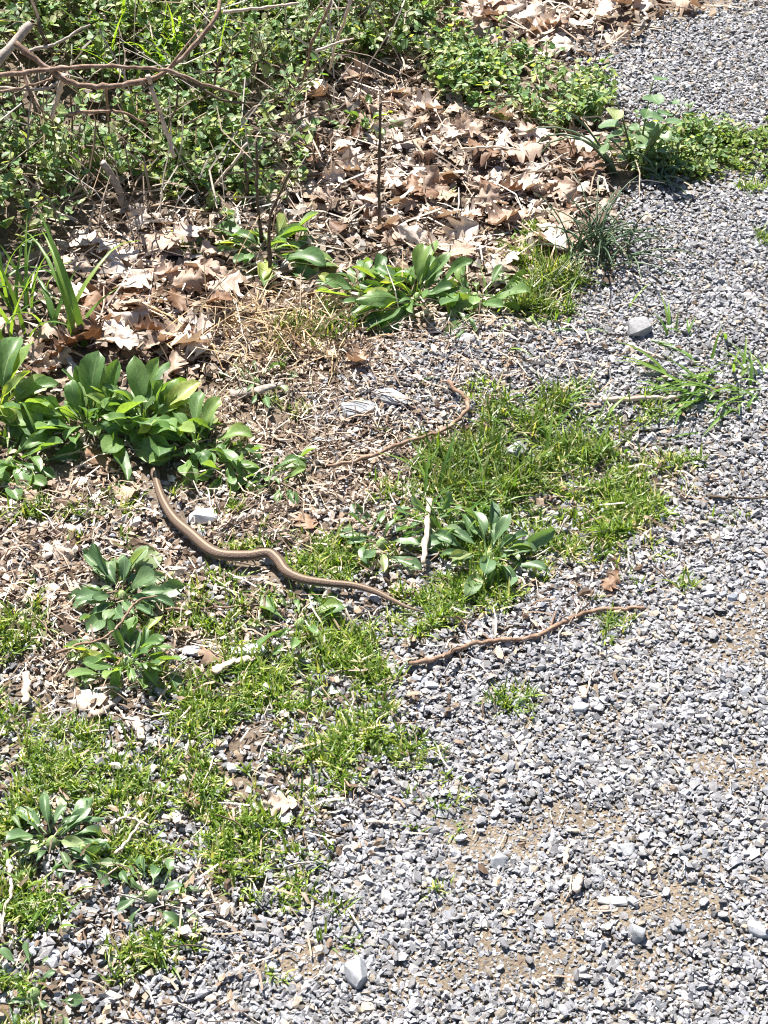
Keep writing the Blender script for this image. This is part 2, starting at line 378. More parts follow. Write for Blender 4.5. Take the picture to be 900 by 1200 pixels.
# ------------------------------------------------------------------ gravel: thousands of chips
def stone_cols(n, r=rng):
    v = np.clip(r.lognormal(math.log(.225), .36, n), .05, .56)
    t = r.normal(0, 1, n)
    c = np.stack([v*(.99+.03*t), v*(.985+.006*t), v*(1.045-.03*t)], 1)
    k = r.random(n) < .08; c[k] = v[k, None]*np.array([1.22, 1.04, .84])
    return c
TPL = [stone_template(8, np.random.default_rng(100+i)) for i in range(22)]
def chips(G, x, y, z0, size):
    n = len(x)
    T = np.stack([x, y, H(x, y)+z0], 1)
    S = size[:, None]*np.stack([rng.uniform(.85, 1.35, n), rng.uniform(.75, 1.15, n), rng.uniform(.55, 1.15, n)], 1)
    R = rots(rng.normal(0, .34, n), rng.normal(0, .34, n), rng.uniform(0, 6.283, n))
    C = stone_cols(n); w_ = rng.integers(0, len(TPL), n)
    for k, (tv, tf) in enumerate(TPL):
        m = w_ == k; G.inst(tv, tf, T[m], R[m], S[m], C[m])
G = Geo()
x, y = scatter(GRAVEL, 134000, .035)
dens = 1-BARE(x, y)*.88; dens *= .8+.2*sstep(.3, .6, vnoise(x, y, .12, 51)); dens *= 1-.25*np.clip(GRASSP(x, y), 0, 1)
keep = rng.random(len(x)) < dens; x, y = x[keep], y[keep]
sz = np.clip(rng.lognormal(math.log(.0068), .38, len(x)), .003, .018)
sz = sz*(1-.25*BARE(x, y)); chips(G, x, y, .0055+.0052*rng.random(len(x))**1.4*np.clip(1.1-BARE(x, y)*1.1, .0, 1), sz)
x, y = scatter(GRAVEL, 34000, .03)                               # fine grit, mostly where the dirt shows
keep = rng.random(len(x)) < .15+.85*BARE(x, y); x, y = x[keep], y[keep]
chips(G, x, y, .0062+0*x, np.clip(rng.lognormal(math.log(.0042), .3, len(x)), .002, .008))
LOWLEFT = wpoly([(-260, 600), (120, 590), (240, 570), (380, 480), (520, 400), (640, 350), (700, 300), (730, 420), (850, 560), (760, 700), (560, 800), (420, 1000), (250, 1200), (200, 1330), (-260, 1330)])
MULCH = wpoly([(-260, 540), (180, 530), (250, 440), (400, 360), (600, 340), (640, 420), (540, 500), (480, 570), (440, 650), (330, 710), (250, 800), (160, 850), (-260, 850)])
x, y = scatter(LOWLEFT, 42000, .05)
keep = (rng.random(len(x)) < .42) | ~inpoly(MULCH, x+rng.normal(0, .05, len(x)), y+rng.normal(0, .05, len(x))); x, y = x[keep], y[keep]
keep = rng.random(len(x)) < .55+.45*sstep(.40, .60, vnoise(x, y, .16, 21)); x, y = x[keep], y[keep]
chips(G, x, y, .001+.006*rng.random(len(x)), np.clip(rng.lognormal(math.log(.0070), .4, len(x)), .003, .02))
obj('gravel', G.mesh('gravel', M_STONE), path, label='loose angular slate chips', kind='stuff')
# the 300 chips that show largest, one by one
PT = []
for i in range(20):
    r = np.random.default_rng(300+i); tv, tf = stone_template(20, r, .5)
    PT.append(newmesh('pebble', tv, tf, np.tile(stone_cols(1, r), (len(tv), 1)), M_STONE))
NEAR = wpoly([(330, 1170), (420, 1010), (560, 880), (700, 760), (880, 640), (1000, 700), (1000, 1230), (300, 1230)])
x, y = scatter(NEAR, 300)
for i in range(300):
    s = random.uniform(.0095, .015)*(1.25 if i % 9 == 0 else 1)
    obj('pebble', PT[i % 20], path, (x[i], y[i], float(H(x[i], y[i]))+.008+.003*random.random()), (random.gauss(0, .3), random.gauss(0, .3), random.uniform(0, 6.28)), (s*1.1, s*.85, s*random.uniform(.5, .8)))

# ------------------------------------------------------------------ bigger stones that stand out
def rock(px, py, wpx, hpx, dpx, col, label, seed, tilt=0., yaw=0., sink=.32, n=18, name='stone'):
    r = np.random.default_rng(seed); s = mpp(px, py)
    p = r.normal(0, 1, (n+3, 3)); p /= np.linalg.norm(p, axis=1, keepdims=True); p = np.sign(p)*np.abs(p)**.62*r.uniform(.8, 1.05, (n+3, 1)); tv, tf = hull(p); tv = tv/np.abs(tv).max(0)*.5
    me = newmesh(name, tv*np.array([wpx, dpx, hpx])*s, tf, np.tile(np.array(col)[None], (len(tv), 1)), M_STONE)
    me2 = bmesh.new(); me2.from_mesh(me); bmesh.ops.bevel(me2, geom=me2.edges[:], offset=.0008, segments=1, affect='EDGES'); me2.to_mesh(me); me2.free()
    q = at(px, py)
    return obj(name, me, None, (q[0], q[1], q[2]+hpx*s*(.5-sink)+.006), (tilt, tilt*.4, yaw), 1, label, 'stone', 'larger stones')
WH, LG, MG, DG = (.5, .5, .5), (.28, .29, .31), (.22, .23, .25), (.09, .09, .10)
rock(748, 394, 31, 22, 24, (.24, .24, .25), 'fist-shaped grey stone standing proud of the gravel beside the flattened grass', 1, .1, .3, .1)
rock(420, 486, 44, 12, 24, MG, 'long flat slate slab lying by the forked twig', 2, .1, .1)
rock(459, 471, 46, 12, 24, LG, 'broad pale slate flake just behind the dark slate slab', 3, .05, -.3)
rock(238, 613, 36, 16, 22, (.62, .62, .62), 'chalk white stone touching the upper bend of the snake', 4, .05, .15, .1)
rock(423, 1148, 36, 26, 34, LG, 'big pale grey stone alone at the bottom edge of the gravel', 5, .15, .5, .2)
rock(604, 538, 26, 18, 20, (.27, .27, .28), 'jagged grey stone sitting in the taller grass', 6, .3, .8, .1)
rock(889, 1094, 30, 20, 26, (.32, .33, .35), 'light stone at the right edge near the bottom', 7, .1, .2)
rock(680, 834, 22, 10, 18, LG, 'round flat pebble below the long brown twig', 8)
rock(746, 1098, 26, 20, 24, MG, 'blunt grey stone beside the pale flake on bare dirt', 9, .2, .9)
rock(716, 1059, 36, 7, 15, (.36, .36, .36), 'pale grey flake pressed into the bare dirt', 10, .05, -.1)
rock(770, 858, 16, 10, 12, DG, 'small black stone on the open gravel', 11)
rock(545, 402, 28, 12, 14, LG, 'narrow grey stone below the broad rosette at the litter edge', 12, .1, -.4)
rock(290, 768, 48, 9, 18, (.5, .5, .54), 'bluish slate flake at the back edge of the grass bank', 13, .05, .2)
rock(226, 768, 24, 8, 18, (.42, .43, .5), 'small lilac grey slate beside the pale bark chips', 14)
rock(335, 964, 20, 10, 17, (.42, .43, .46), 'grey stone in the thin grass next to a brown leaf scrap', 15)
rock(888, 442, 34, 10, 20, (.48, .48, .5), 'flat slate flake under the flattened grass at the right edge', 16, .05, .2)
rock(735, 1000, 26, 12, 20, LG, 'light wedge of slate on the open gravel ahead of the chips', 17, .1, .4)
rock(100, 820, 34, 8, 20, (.44, .44, .47), 'flat grey slate behind the strip of loose bark', 18, .05, .1)
rock(585, 1015, 24, 14, 20, MG, 'dull grey stone half buried in bare dirt', 19, .1, 1.)
rock(273, 905, 14, 9, 12, (.62, .62, .64), 'tiny white pebble in the thin grass', 20)

SNAKE_PX = [(180, 547), (182, 556), (185, 571), (193, 592), (206, 612), (225, 629), (245, 646), (262, 653), (290, 654), (314, 651), (326, 659), (336, 672), (356, 681), (385, 685), (415, 688), (440, 695), (460, 704), (478, 712), (497, 716)]
SNAKE_XY = crom([at(px, py, .012) for px, py in SNAKE_PX], 150)[:, :2]
def clear(x, y, d):
    """True where the snake does not lie within d metres"""
    m = np.ones(len(x), bool)
    for c in SNAKE_XY[::3]: m &= (x-c[0])**2+(y-c[1])**2 > d*d
    return m
# ------------------------------------------------------------------ debris: crumbled leaves, straw, bark crumbs
FRV = np.array([(-.5, -.1, 0), (-.15, -.32, .08), (.3, -.25, .02), (.5, .05, .1), (.1, .3, -.02), (-.35, .25, .1), (0, 0, .14)])
FRF = np.array([(0, 1, 6), (1, 2, 6), (2, 3, 6), (3, 4, 6), (4, 5, 6), (5, 0, 6)])
BROWN = np.array([(.42, .33, .26), (.52, .44, .37), (.26, .19, .14), (.60, .53, .46), (.12, .08, .055), (.36, .28, .23), (.44, .33, .24), (.20, .145, .105), (.50, .46, .43), (.56, .48, .41)])
def bits(G, x, y, lo, hi, z=.012, pal=BROWN):
    m = clear(x, y, .016); x, y = x[m], y[m]
    n = len(x); s = rng.uniform(lo, hi, n)
    T = np.stack([x, y, H(x, y)+.004+z*rng.random(n)], 1)
    S = s[:, None]*np.stack([rng.uniform(.8, 1.4, n), rng.uniform(.5, 1.1, n), rng.uniform(.6, 2.2, n)], 1)
    C = pal[rng.integers(0, len(pal), n)]*rng.uniform(.75, 1.2, (n, 1))
    G.inst(FRV, FRF, T, rots(rng.normal(0, .4, n), rng.normal(0, .4, n), rng.uniform(0, 6.283, n)), S, C)
def straws(G, x, y, lo, hi, rad=.0009, tilt=.18, z=.012, pal=None):
    m = clear(x, y, .026); x, y = x[m], y[m]
    n = len(x); L = rng.uniform(lo, hi, n); a = rng.uniform(0, 6.283, n); e = rng.normal(0, tilt, n)
    d = np.stack([np.cos(a)*np.cos(e), np.sin(a)*np.cos(e), np.sin(e)], 1)
    P = np.stack([x, y, H(x, y)+.006+z*rng.random(n)+np.abs(np.sin(e))*L*.5], 1)
    bend = np.stack([rng.normal(0, .08, n)*L, rng.normal(0, .08, n)*L, np.abs(rng.normal(0, .06, n))*L], 1)
    pal = BROWN*1.15 if pal is None else pal
    C = pal[rng.integers(0, len(pal), n)]*rng.uniform(.75, 1.2, (n, 1)); r = rad*rng.uniform(.6, 1.7, n)
    A, B, D = P-d*L[:, None]/2, P+bend, P+d*L[:, None]/2
    G.prisms(A, B, r, r, C); G.prisms(B, D, r, r*.6, C)
LITTER = wpoly([(0, 330), (0, 460), (60, 470), (60, 320), (240, 250), (380, 90), (520, 70), (700, 140), (720, 230), (650, 310), (560, 345), (400, 330), (260, 440), (90, 430)])
LITTER2 = wpoly([(460, -90), (900, -90), (880, -20), (790, 25), (715, 75), (640, 85), (510, 55)])
G = Geo()
x, y = scatter(MULCH, 12500, .05); k = rng.random(len(x)) < (1-.8*np.clip(GRASSP(x, y), 0, 1))*(.35+.65*sstep(.35, .6, vnoise(x, y, .1, 23))); bits(G, x[k], y[k], .003, .013, .007)
x, y = scatter(wpoly([(-260, 560), (170, 560), (230, 640), (210, 700), (60, 760), (-260, 800)]), 420, .05); bits(G, x, y, .010, .026, .008)
x, y = scatter(MULCH, 1900, .05); k = rng.random(len(x)) < 1-.9*np.clip(GRASSP(x, y), 0, 1); straws(G, x[k], y[k], .012, .05, .0007)
x, y = scatter(LOWLEFT, 3000, .05); k = rng.random(len(x)) < 1-.8*np.clip(GRASSP(x, y), 0, 1); bits(G, x[k], y[k], .005, .016)
x, y = scatter(LOWLEFT, 1700, .05); k = rng.random(len(x)) < 1-.9*np.clip(GRASSP(x, y), 0, 1); straws(G, x[k], y[k], .012, .045)
x, y = scatter(GRAVEL, 260); straws(G, x, y, .012, .04, .0008)
x, y = scatter(GRAVEL, 200); bits(G, x, y, .006, .014, .014)
obj('plant_debris', G.mesh('plant_debris', M_DEB), label='crumbled brown leaf bits and straw strewn over the soil around the snake', cat='debris', kind='stuff')
G = Geo()
for P, n1, n2 in ((LITTER, 4200, 800), (LITTER2, 1000, 200)):
    x, y = scatter(P, n1, .05); bits(G, x, y, .008, .032, .010, BROWN*.75)
    x, y = scatter(P, n2, .05); straws(G, x, y, .03, .12, .0011)
obj('leaf_litter', G.mesh('leaf_litter', M_DEB), label='torn brown leaf scraps and stalks beneath the whole oak leaves', cat='litter', kind='stuff')

# ------------------------------------------------------------------ whole dead oak leaves
def oak_leaf(seed):
    r = np.random.default_rng(seed); n, k = 17, 6
    t = np.linspace(0, 1, n); lob = r.uniform(3.0, 4.0); ph = r.uniform(0, .5)
    env = np.sin(np.pi*np.clip(t*.93+.05, 0, 1))**.7
    V, UV = [], []
    c1, c2, b1, tw = r.uniform(-1.6, 1.6), r.uniform(-.8, .8), r.uniform(-1.2, 1.4), r.uniform(-.8, .8)
    for i in range(n):
        for j in range(k+1):
            s = (j/k-.5)*2; side = ph*(1 if s > 0 else -1)
            l = abs(math.sin(math.pi*(lob*t[i]+side*.5)))
            wv = .40*env[i]*(.28+.72*l**.8)
            if i == 0: wv = .012
            xx = t[i]+.12*abs(s)**2*l*env[i]; yy = s*wv
            z = c1*yy*yy*1.3+.16*b1*(t[i]-.5)**2*1.8+c2*yy*(t[i]-.5)+.03*math.sin(7*t[i]+5*s+seed)+.022*math.sin(17*t[i]*s+seed)*abs(s)+tw*.15*yy*t[i]
            V.append((xx-.5, yy, z)); UV.append((t[i], j/k))
    F = []
    for i in range(n-1):
        for j in range(k):
            a = i*(k+1)+j; F += [(a, a+1, a+k+2, a+k+1)]
    return newmesh('oak_leaf', np.array(V), np.array(F), None, M_OAK, True, np.array(UV))
OAK = [oak_leaf(40+i) for i in range(14)]
def oak(x, y, L, label, group, z=None, tilt=.38):
    zz = float(H(x, y))+(random.uniform(.006, .032) if z is None else z)
    return obj('oak_leaf', random.choice(OAK), None, (x, y, zz), (random.gauss(0, tilt), random.gauss(0, tilt), random.uniform(0, 6.28)),
               (L, L*random.uniform(.8, 1.15), L*random.uniform(.8, 1.5)), label, 'leaf', group)
OAKM = {}
for tone, stops in (('dark brown', [(0, (.10, .05, .028)), (1, (.20, .115, .07))]), ('tan', [(0, (.32, .23, .175)), (1, (.45, .35, .285))]), ('pale', [(0, (.50, .42, .36)), (1, (.64, .56, .50))])):
    mm = leafy('oak_leaf_'+tone.replace(' ', '_'), stops, (1.1, .8, .5), .55, .35, .16, True, True)
    OAKM[tone] = []
    for src in OAK:
        c = src.copy(); c.materials.clear(); c.materials.append(mm); OAKM[tone].append(c)
LAND = [((318, 298), 'the rosette in the litter'), ((445, 276), 'the tall lone stalk'), ((490, 345), 'the broad rosette'), ((700, 290), 'the onion grass'), ((745, 190), 'the upright weed'),
        ((600, 110), 'the creeping weeds'), ((318, 390), 'the straw tuft'), ((165, 470), 'the big left rosettes'), ((50, 350), 'the tall grass'), ((400, 110), 'the fresh green rosette'),
        ((760, 45), 'the far gravel'), ((640, 30), 'the far drift crest'), ((180, 240), 'the shaded cover'), ((560, 220), 'the open litter centre'), ((150, 340), 'the hollow centre')]
LAND = [(at(*p), t) for p, t in LAND]
ZONES = [([(60, 290), (240, 262), (270, 300), (240, 430), (110, 430), (70, 380)], 58, .055, .095), ([(370, 110), (470, 80), (500, 160), (480, 290), (390, 280), (350, 200)], 52, .05, .09),
         ([(480, 120), (600, 140), (700, 150), (715, 215), (650, 290), (560, 325), (470, 300)], 98, .042, .085), ([(500, -60), (840, -60), (780, 20), (700, 55), (620, 52), (520, 35)], 75, .05, .09), ([(540, 20), (660, 40), (690, 75), (620, 70), (560, 55)], 22, .05, .085), ([(20, 380), (110, 380), (150, 430), (60, 460), (0, 440)], 16, .05, .08)]
SEEN = set()
for P, n, lo, hi in ZONES:
    xs, ys = scatter(wpoly(P), n, .02)
    for i in range(n):
        L = random.uniform(lo, hi)*.8; tone = random.choices(['dark brown', 'tan', 'pale'], [.24, .36, .40])[0]
        tl = random.choice([.1, .35, .65]); zz = float(H(xs[i], ys[i]))+random.uniform(.008, .034)
        d, (lp, lt) = min(((np.hypot(p[0][0]-xs[i], p[0][1]-ys[i]), p) for p in LAND), key=lambda v: v[0])
        dx, dy = xs[i]-lp[0], ys[i]-lp[1]
        rel = ('right of' if dx > 0 else 'left of') if abs(dx) > abs(dy) else ('behind' if dy > 0 else 'in front of')
        lab = '%s %s %s oak leaf %s %s' % ('large' if L > .055 else 'small', {.1: 'flat', .35: 'tilted', .65: 'upturned'}[tl], tone, rel, lt)
        if lab in SEEN:
            near = sorted(LAND, key=lambda p: np.hypot(p[0][0]-xs[i], p[0][1]-ys[i]))
            for p in near[1:8]:
                l2 = lab+' towards '+p[1]
                if l2 not in SEEN and len(l2.split()) <= 16: lab = l2; break
        SEEN.add(lab)
        o = obj('oak_leaf', random.choice(OAKM[tone]), None, (xs[i], ys[i], zz), (random.choice((-1, 1))*random.uniform(.6, 1.1)*tl, random.choice((-1, 1))*random.uniform(.2, .9)*tl, random.uniform(0, 6.28)),
                (L, L*random.uniform(.85, 1.2), L*random.uniform(.9, 1.6)), lab, 'leaf', 'fallen oak leaves')
for px, py, L, lab in ((120, 545, .06, 'crumpled tan oak leaf under the big rosette clump left of the snake head'), (30, 585, .05, 'torn oak leaf below the long pale leaf at the left edge'),
                       (150, 585, .045, 'small brown oak leaf just left of the snake head'), (375, 415, .06, 'tan oak leaf below the straw tuft'), (418, 430, .05, 'pale oak leaf on the soil before the straw tuft'),
                       (255, 780, .05, 'cream coloured dead leaf lying among the slate flakes'), (330, 950, .042, 'brown leaf scrap in the thin grass at the lower middle'),
                       (105, 830, .05, 'grey brown curled leaf beside the strip of loose bark'), (715, 690, .04, 'pale dead leaf lying on gravel above the long twig'), (70, 655, .05, 'tan leaf behind the blue green rosette'),
                       (225, 945, .03, 'narrow dead leaf beside the lower left grass'), (610, 185, .08, 'large pale oak leaf lying flat in the middle of the open litter'), (360, 620, .04, 'tan leaf scrap above the middle of the snake')):
    q = at(px, py); oak(q[0], q[1], L, lab, 'single dead leaves', .014, .2)

# ------------------------------------------------------------------ leaves of living plants
def leaf_mesh(name, wr, arch, cup, pet, tipp, seed, M, n=11, k=4, wav=.035):
    """a leaf of length 1 along +X, arching down; wr half width, pet petiole share, tipp tip pointedness"""
    r = np.random.default_rng(seed); th = 0.; X = Z = 0.; V, UV = [], []
    for i in range(n):
        t = i/(n-1)
        u = max(0, (t-pet)/(1-pet))
        wv = wr*(math.sin(math.pi*min(1, u**tipp))**.58 if u > 0 else 0)+.022*(1-t*.9)
        if i == n-1: wv = .004
        for j in range(k+1):
            s = (j/k-.5)*2; yy = s*wv
            lift = cup*abs(yy)+wav*math.sin(9*t+seed+2.5*s)*abs(s)
            V.append((X-math.sin(th)*lift, yy*(1+.14*math.sin(5*t+seed*s)+r.uniform(-.10, .10))+.10*math.sin(seed*1.7)*t*t, Z+math.cos(th)*lift)); UV.append((t, j/k))
        X += math.cos(th)/(n-1); Z += math.sin(th)/(n-1); th -= arch/(n-1)*(1+.6*math.sin(3*t+seed))
    F = [(i*(k+1)+j, i*(k+1)+j+1, (i+1)*(k+1)+j+1, (i+1)*(k+1)+j) for i in range(n-1) for j in range(k)]
    return newmesh(name, np.array(V), np.array(F), None, M, True, np.array(UV))
ROS = {m.name: [leaf_mesh('leaf', wr, arch, cup, .22, tp, 60+i, m) for i, (wr, arch, cup, tp) in enumerate(
    ((.165, .5, .45, 1.45), (.19, .9, .35, 1.5), (.15, 1.3, .5, 1.3), (.20, .35, .3, 1.55), (.17, .9, .6, 1.45), (.14, .7, .6, 1.2), (.19, 1.6, .25, 1.3), (.155, .25, .55, 1.2), (.175, 1.1, -.25, 1.3), (.15, 1.9, .4, 1.15)))] for m in (M_ROS, M_BLUE)}
def midrib_mesh(src):
    n = 11; k = 4; co = np.array([v.co[:] for v in src.vertices]).reshape(n, k+1, 3)
    C = co[:, 2]+np.array([0, 0, -.006]); V, F = tube(C, np.linspace(.017, .003, n), 5, False)
    return newmesh('midrib', V, F, None, M_RIB, True)
def crown_mesh():
    C = np.array([(0, 0, -.012), (0, 0, .004), (.001, 0, .014)]); V, F = tube(C, np.array([.009, .0085, .003]), 7)
    return newmesh('crown', V, F, None, M_RIB, True)
M_RIB = bark('pale_rib', [(.3, (.16, .24, .08)), (.5, (.22, .31, .12)), (.7, (.28, .37, .17))])
RIB = {l: midrib_mesh(l) for v in ROS.values() for l in v}
CROWN = crown_mesh()
def add_leaf(parent, me, loc, rot, sc, rib=True):
    o = obj('leaf', me, parent, loc, rot, sc)
    if rib: obj('midrib', RIB[me], o)
    return o
def rosette(px, py, n, Lpx, label, seed, M=M_ROS, up=1., outer=.25, wide=1., az0=None, span=6.283, extra=(), group='broad-leaved rosette plants', name='rosette_plant', h=.004):
    """az 0 points right, pi/2 away from the viewer"""
    q = at(px, py, h); r = random.Random(seed); L = .64*Lpx*mpp(px, py); n = int(n*2.5)+2; up *= .88
    root = obj(name, None, None, q, label=label, cat='plant', group=group); root.empty_display_size = .02; obj('crown', CROWN, root)
    for i in range(n):
        f = i/max(1, n-1)
        az = (az0 if az0 is not None else 0)+(span/n*i*1.0+(2.4*i if span > 6 else 0)+r.uniform(-.3, .3))
        el = outer+(1.15*up-outer)*f**1.1+r.uniform(-.2, .35)
        s = L*(1.05-.3*f)*r.uniform(.45, 1.2)
        off = .014*(1-f)+r.uniform(0, .03)
        add_leaf(root, r.choice(ROS[M.name]), (math.cos(az)*off, math.sin(az)*off, .002+.012*f), (r.gauss(0, .55), -el, az+r.gauss(0, .5)), (s, s*wide*r.uniform(.7, 1.1), s*r.uniform(.7, 1.4)))
    for az, el, lp, wv, roll in extra:
        s = .60*lp*mpp(px, py); wv *= .85
        add_leaf(root, r.choice(ROS[M.name][:4]), (math.cos(az)*.008, math.sin(az)*.008, .012), (roll, -el, az), (s, s*wv, s))
    return root
GRP = 'broad-leaved rosette plants'
rosette(168, 500, 20, 104, 'biggest leafy rosette, rising right behind the head of the snake', 1, wide=1.05, up=1.1, outer=.2,
        extra=((1.7, 1.15, 120, 1.0, .1), (1.1, 1.1, 118, .95, -.3), (2.3, 1.2, 85, .7, 1.0), (4.3, .55, 55, 1.2, .1), (5.5, .4, 80, 1.1, .2), (3.6, .5, 80, 1., 0)))
rosette(104, 500, 18, 106, 'tall rosette with yellow-green inner leaves in the left clump', 2, up=1.15, wide=.95,
        extra=((1.3, 1.2, 130, 1.1, .0), (2.0, 1.15, 105, .6, 1.2), (4.3, .45, 80, .8, .3)))
rosette(228, 526, 14, 98, 'rosette with grey green leaves at the right side of the big clump', 3, wide=1.05, up=.85, outer=.12,
        extra=((.9, .9, 95, .9, .2), (1.5, .8, 100, .9, -.2), (5.2, .2, 75, 1.2, 0)))
rosette(2, 485, 13, 120, 'large-leaved rosette cut off by the left edge of the photo', 4, wide=1.05, up=1.15,
        extra=((1.35, 1.2, 150, 1.05, .1), (.9, 1.1, 135, .85, -.4), (5.9, .15, 110, .7, .4), (5.5, .1, 105, .8, 0), (.3, .5, 110, .8, .2)))
rosette(12, 545, 8, 95, 'low rosette with long pale leaves lying towards the left edge', 5, outer=.05, up=.5, wide=.95, extra=((5.75, .05, 95, .75, 0), (5.2, .1, 85, .9, 0)))
rosette(318, 560, 9, 62, 'small flat rosette trailing beside the big clump, away from the snake', 6, outer=.1, up=.6, wide=1.0, extra=((.2, .25, 60, 1, 0), (2.9, .25, 60, 1.1, 0)))
rosette(268, 545, 7, 70, 'pale drooping rosette leaves just right of the snake head', 7, outer=.1, up=.6, wide=1.15, extra=((5.6, .15, 72, 1, 0), (4.9, .1, 60, 1.2, 0)))
rosette(314, 300, 13, 104, 'rosette in the leaf litter below the two dark upright stems', 8, wide=.85, outer=.15, up=.7, extra=((.5, .7, 90, 1.1, .2), (3.0, .3, 95, .6, .3), (2.7, .6, 80, 1., 0)))
rosette(488, 352, 17, 108, 'broad rosette at the meeting of leaf litter and gravel', 9, wide=.75, outer=.15, up=.85, extra=((1.4, 1.1, 95, .9, 0), (.25, .35, 95, .7, .2), (1.0, .9, 95, .7, .5), (2.6, .5, 95, .8, 0), (5.9, .1, 85, .9, 0)))
rosette(424, 348, 9, 82, 'small rosette at the right edge of the straw tuft', 10, wide=.9, up=.9)
rosette(556, 352, 7, 84, 'few spreading leaves right of the broad rosette', 11, wide=.95, outer=.1, up=.6)
rosette(143, 702, 17, 92, 'blue green rosette behind the thorny twig', 12, M_BLUE, outer=.12, up=.85, wide=1.0, extra=((3.2, .12, 90, .7, 0), (2.2, .7, 70, 1.1, 0), (5.9, .1, 75, .9, 0), (1.4, .9, 65, 1, .4)))
rosette(150, 780, 18, 88, 'greener rosette in front of the thorny twig', 13, outer=.15, up=.9, wide=.8, extra=((.5, .5, 72, 1, 0), (3.1, .2, 85, .7, 0), (5., .3, 55, .8, 0)))
rosette(352, 734, 11, 64, 'low rosette under the middle of the snake', 14, outer=.12, up=.5, wide=.9)
rosette(447, 640, 9, 80, 'flat rosette left of the upright pale stick', 15, M_BLUE, outer=.08, up=.7, wide=.95, extra=((2.9, .1, 75, 1.1, 0),))
rosette(572, 655, 12, 94, 'rosette with ribbed leaves right of the upright pale stick', 16, M_BLUE, outer=.1, up=.85, wide=.85, extra=((3.6, .35, 75, 1, .2), (.9, .9, 80, .9, 0), (.1, .2, 85, .8, 0), (2.6, .4, 80, .8, 0)))
rosette(505, 615, 5, 62, 'pale broad leaves behind the upright pale stick', 17, M_BLUE, outer=.2, up=.7, wide=1.2)
rosette(62, 990, 13, 80, 'dark rosette in the lower left grass', 18, M_BLUE, outer=.2, up=.85, wide=.8, extra=((1.9, .9, 85, .8, 0), (.6, .5, 80, .8, .2), (3.3, .3, 80, .7, 0), (5.9, .1, 75, 1.1, 0)))
rosette(178, 1052, 5, 62, 'flat dusty leaves on gravel below the dark rosette', 19, M_BLUE, outer=.02, up=.4, wide=1.15, extra=((3.7, .05, 60, .9, 0), (1.5, .1, 70, 1.3, 0)))
rosette(98, 1000, 4, 52, 'grey withered leaves right of the dark rosette', 20, M_BLUE, outer=.02, up=.3, wide=1.2)
rosette(40, 1168, 4, 48, 'sparse leaves in the grass at the bottom left corner', 21, M_BLUE, outer=.2, up=.8, wide=1.0)
rosette(430, 150, 9, 50, 'fresh green rosette at the foot of the ground cover by the thin stalk', 22, outer=.3, up=.9, wide=.8)
rosette(530, 372, 2, 62, 'two dry grey leaves lying before the broad rosette', 23, M_BLUE, outer=.0, up=.1, wide=.9, az0=5.4, span=.8)
rosette(300, 452, 4, 55, 'thin flattened leaves by the piece of driftwood bark', 24, M_BLUE, outer=.02, up=.3, wide=.8)
rosette(-70, 560, 10, 100, 'rosette standing just outside the left edge', 25)

# broad-leaved weed at the far gravel edge
def weed():
    q = at(745, 205)
    root = obj('leafy_weed', None, None, q, label='upright weed with heart-shaped leaves at the far gravel edge', cat='plant'); s = mpp(745, 205)
    lm = [leaf_mesh('leaf', .36, a, .2, .28, .75, 90+i, M_BLUE) for i, a in enumerate((.5, 1.0, 1.4))]
    r = random.Random(5)
    for az, el, L in ((1.2, 1.25, 105), (2.3, 1.1, 90), (.4, 1.0, 90), (3.0, .9, 60), (5.5, 1.2, 80)):
        d = np.array([math.cos(az)*math.cos(el), math.sin(az)*math.cos(el), math.sin(el)])*L*s
        C = crom([(0, 0, 0), d*.5+np.array([0, 0, .01]), d], 8); V, F = tube(C, np.linspace(.0022, .0012, 8), 5)
        obj('stem', newmesh('stem', V, F, None, M_GSTEM, True), root)
        for k in range(6):
            f = .35+.65*k/5; p = d*f; ls = r.uniform(18, 34)*s; a2 = r.uniform(0, 6.28)
            obj('leaf', r.choice(lm), root, p, (r.gauss(0, .3), -r.uniform(-.1, .7), a2), (ls, ls, ls))
weed()

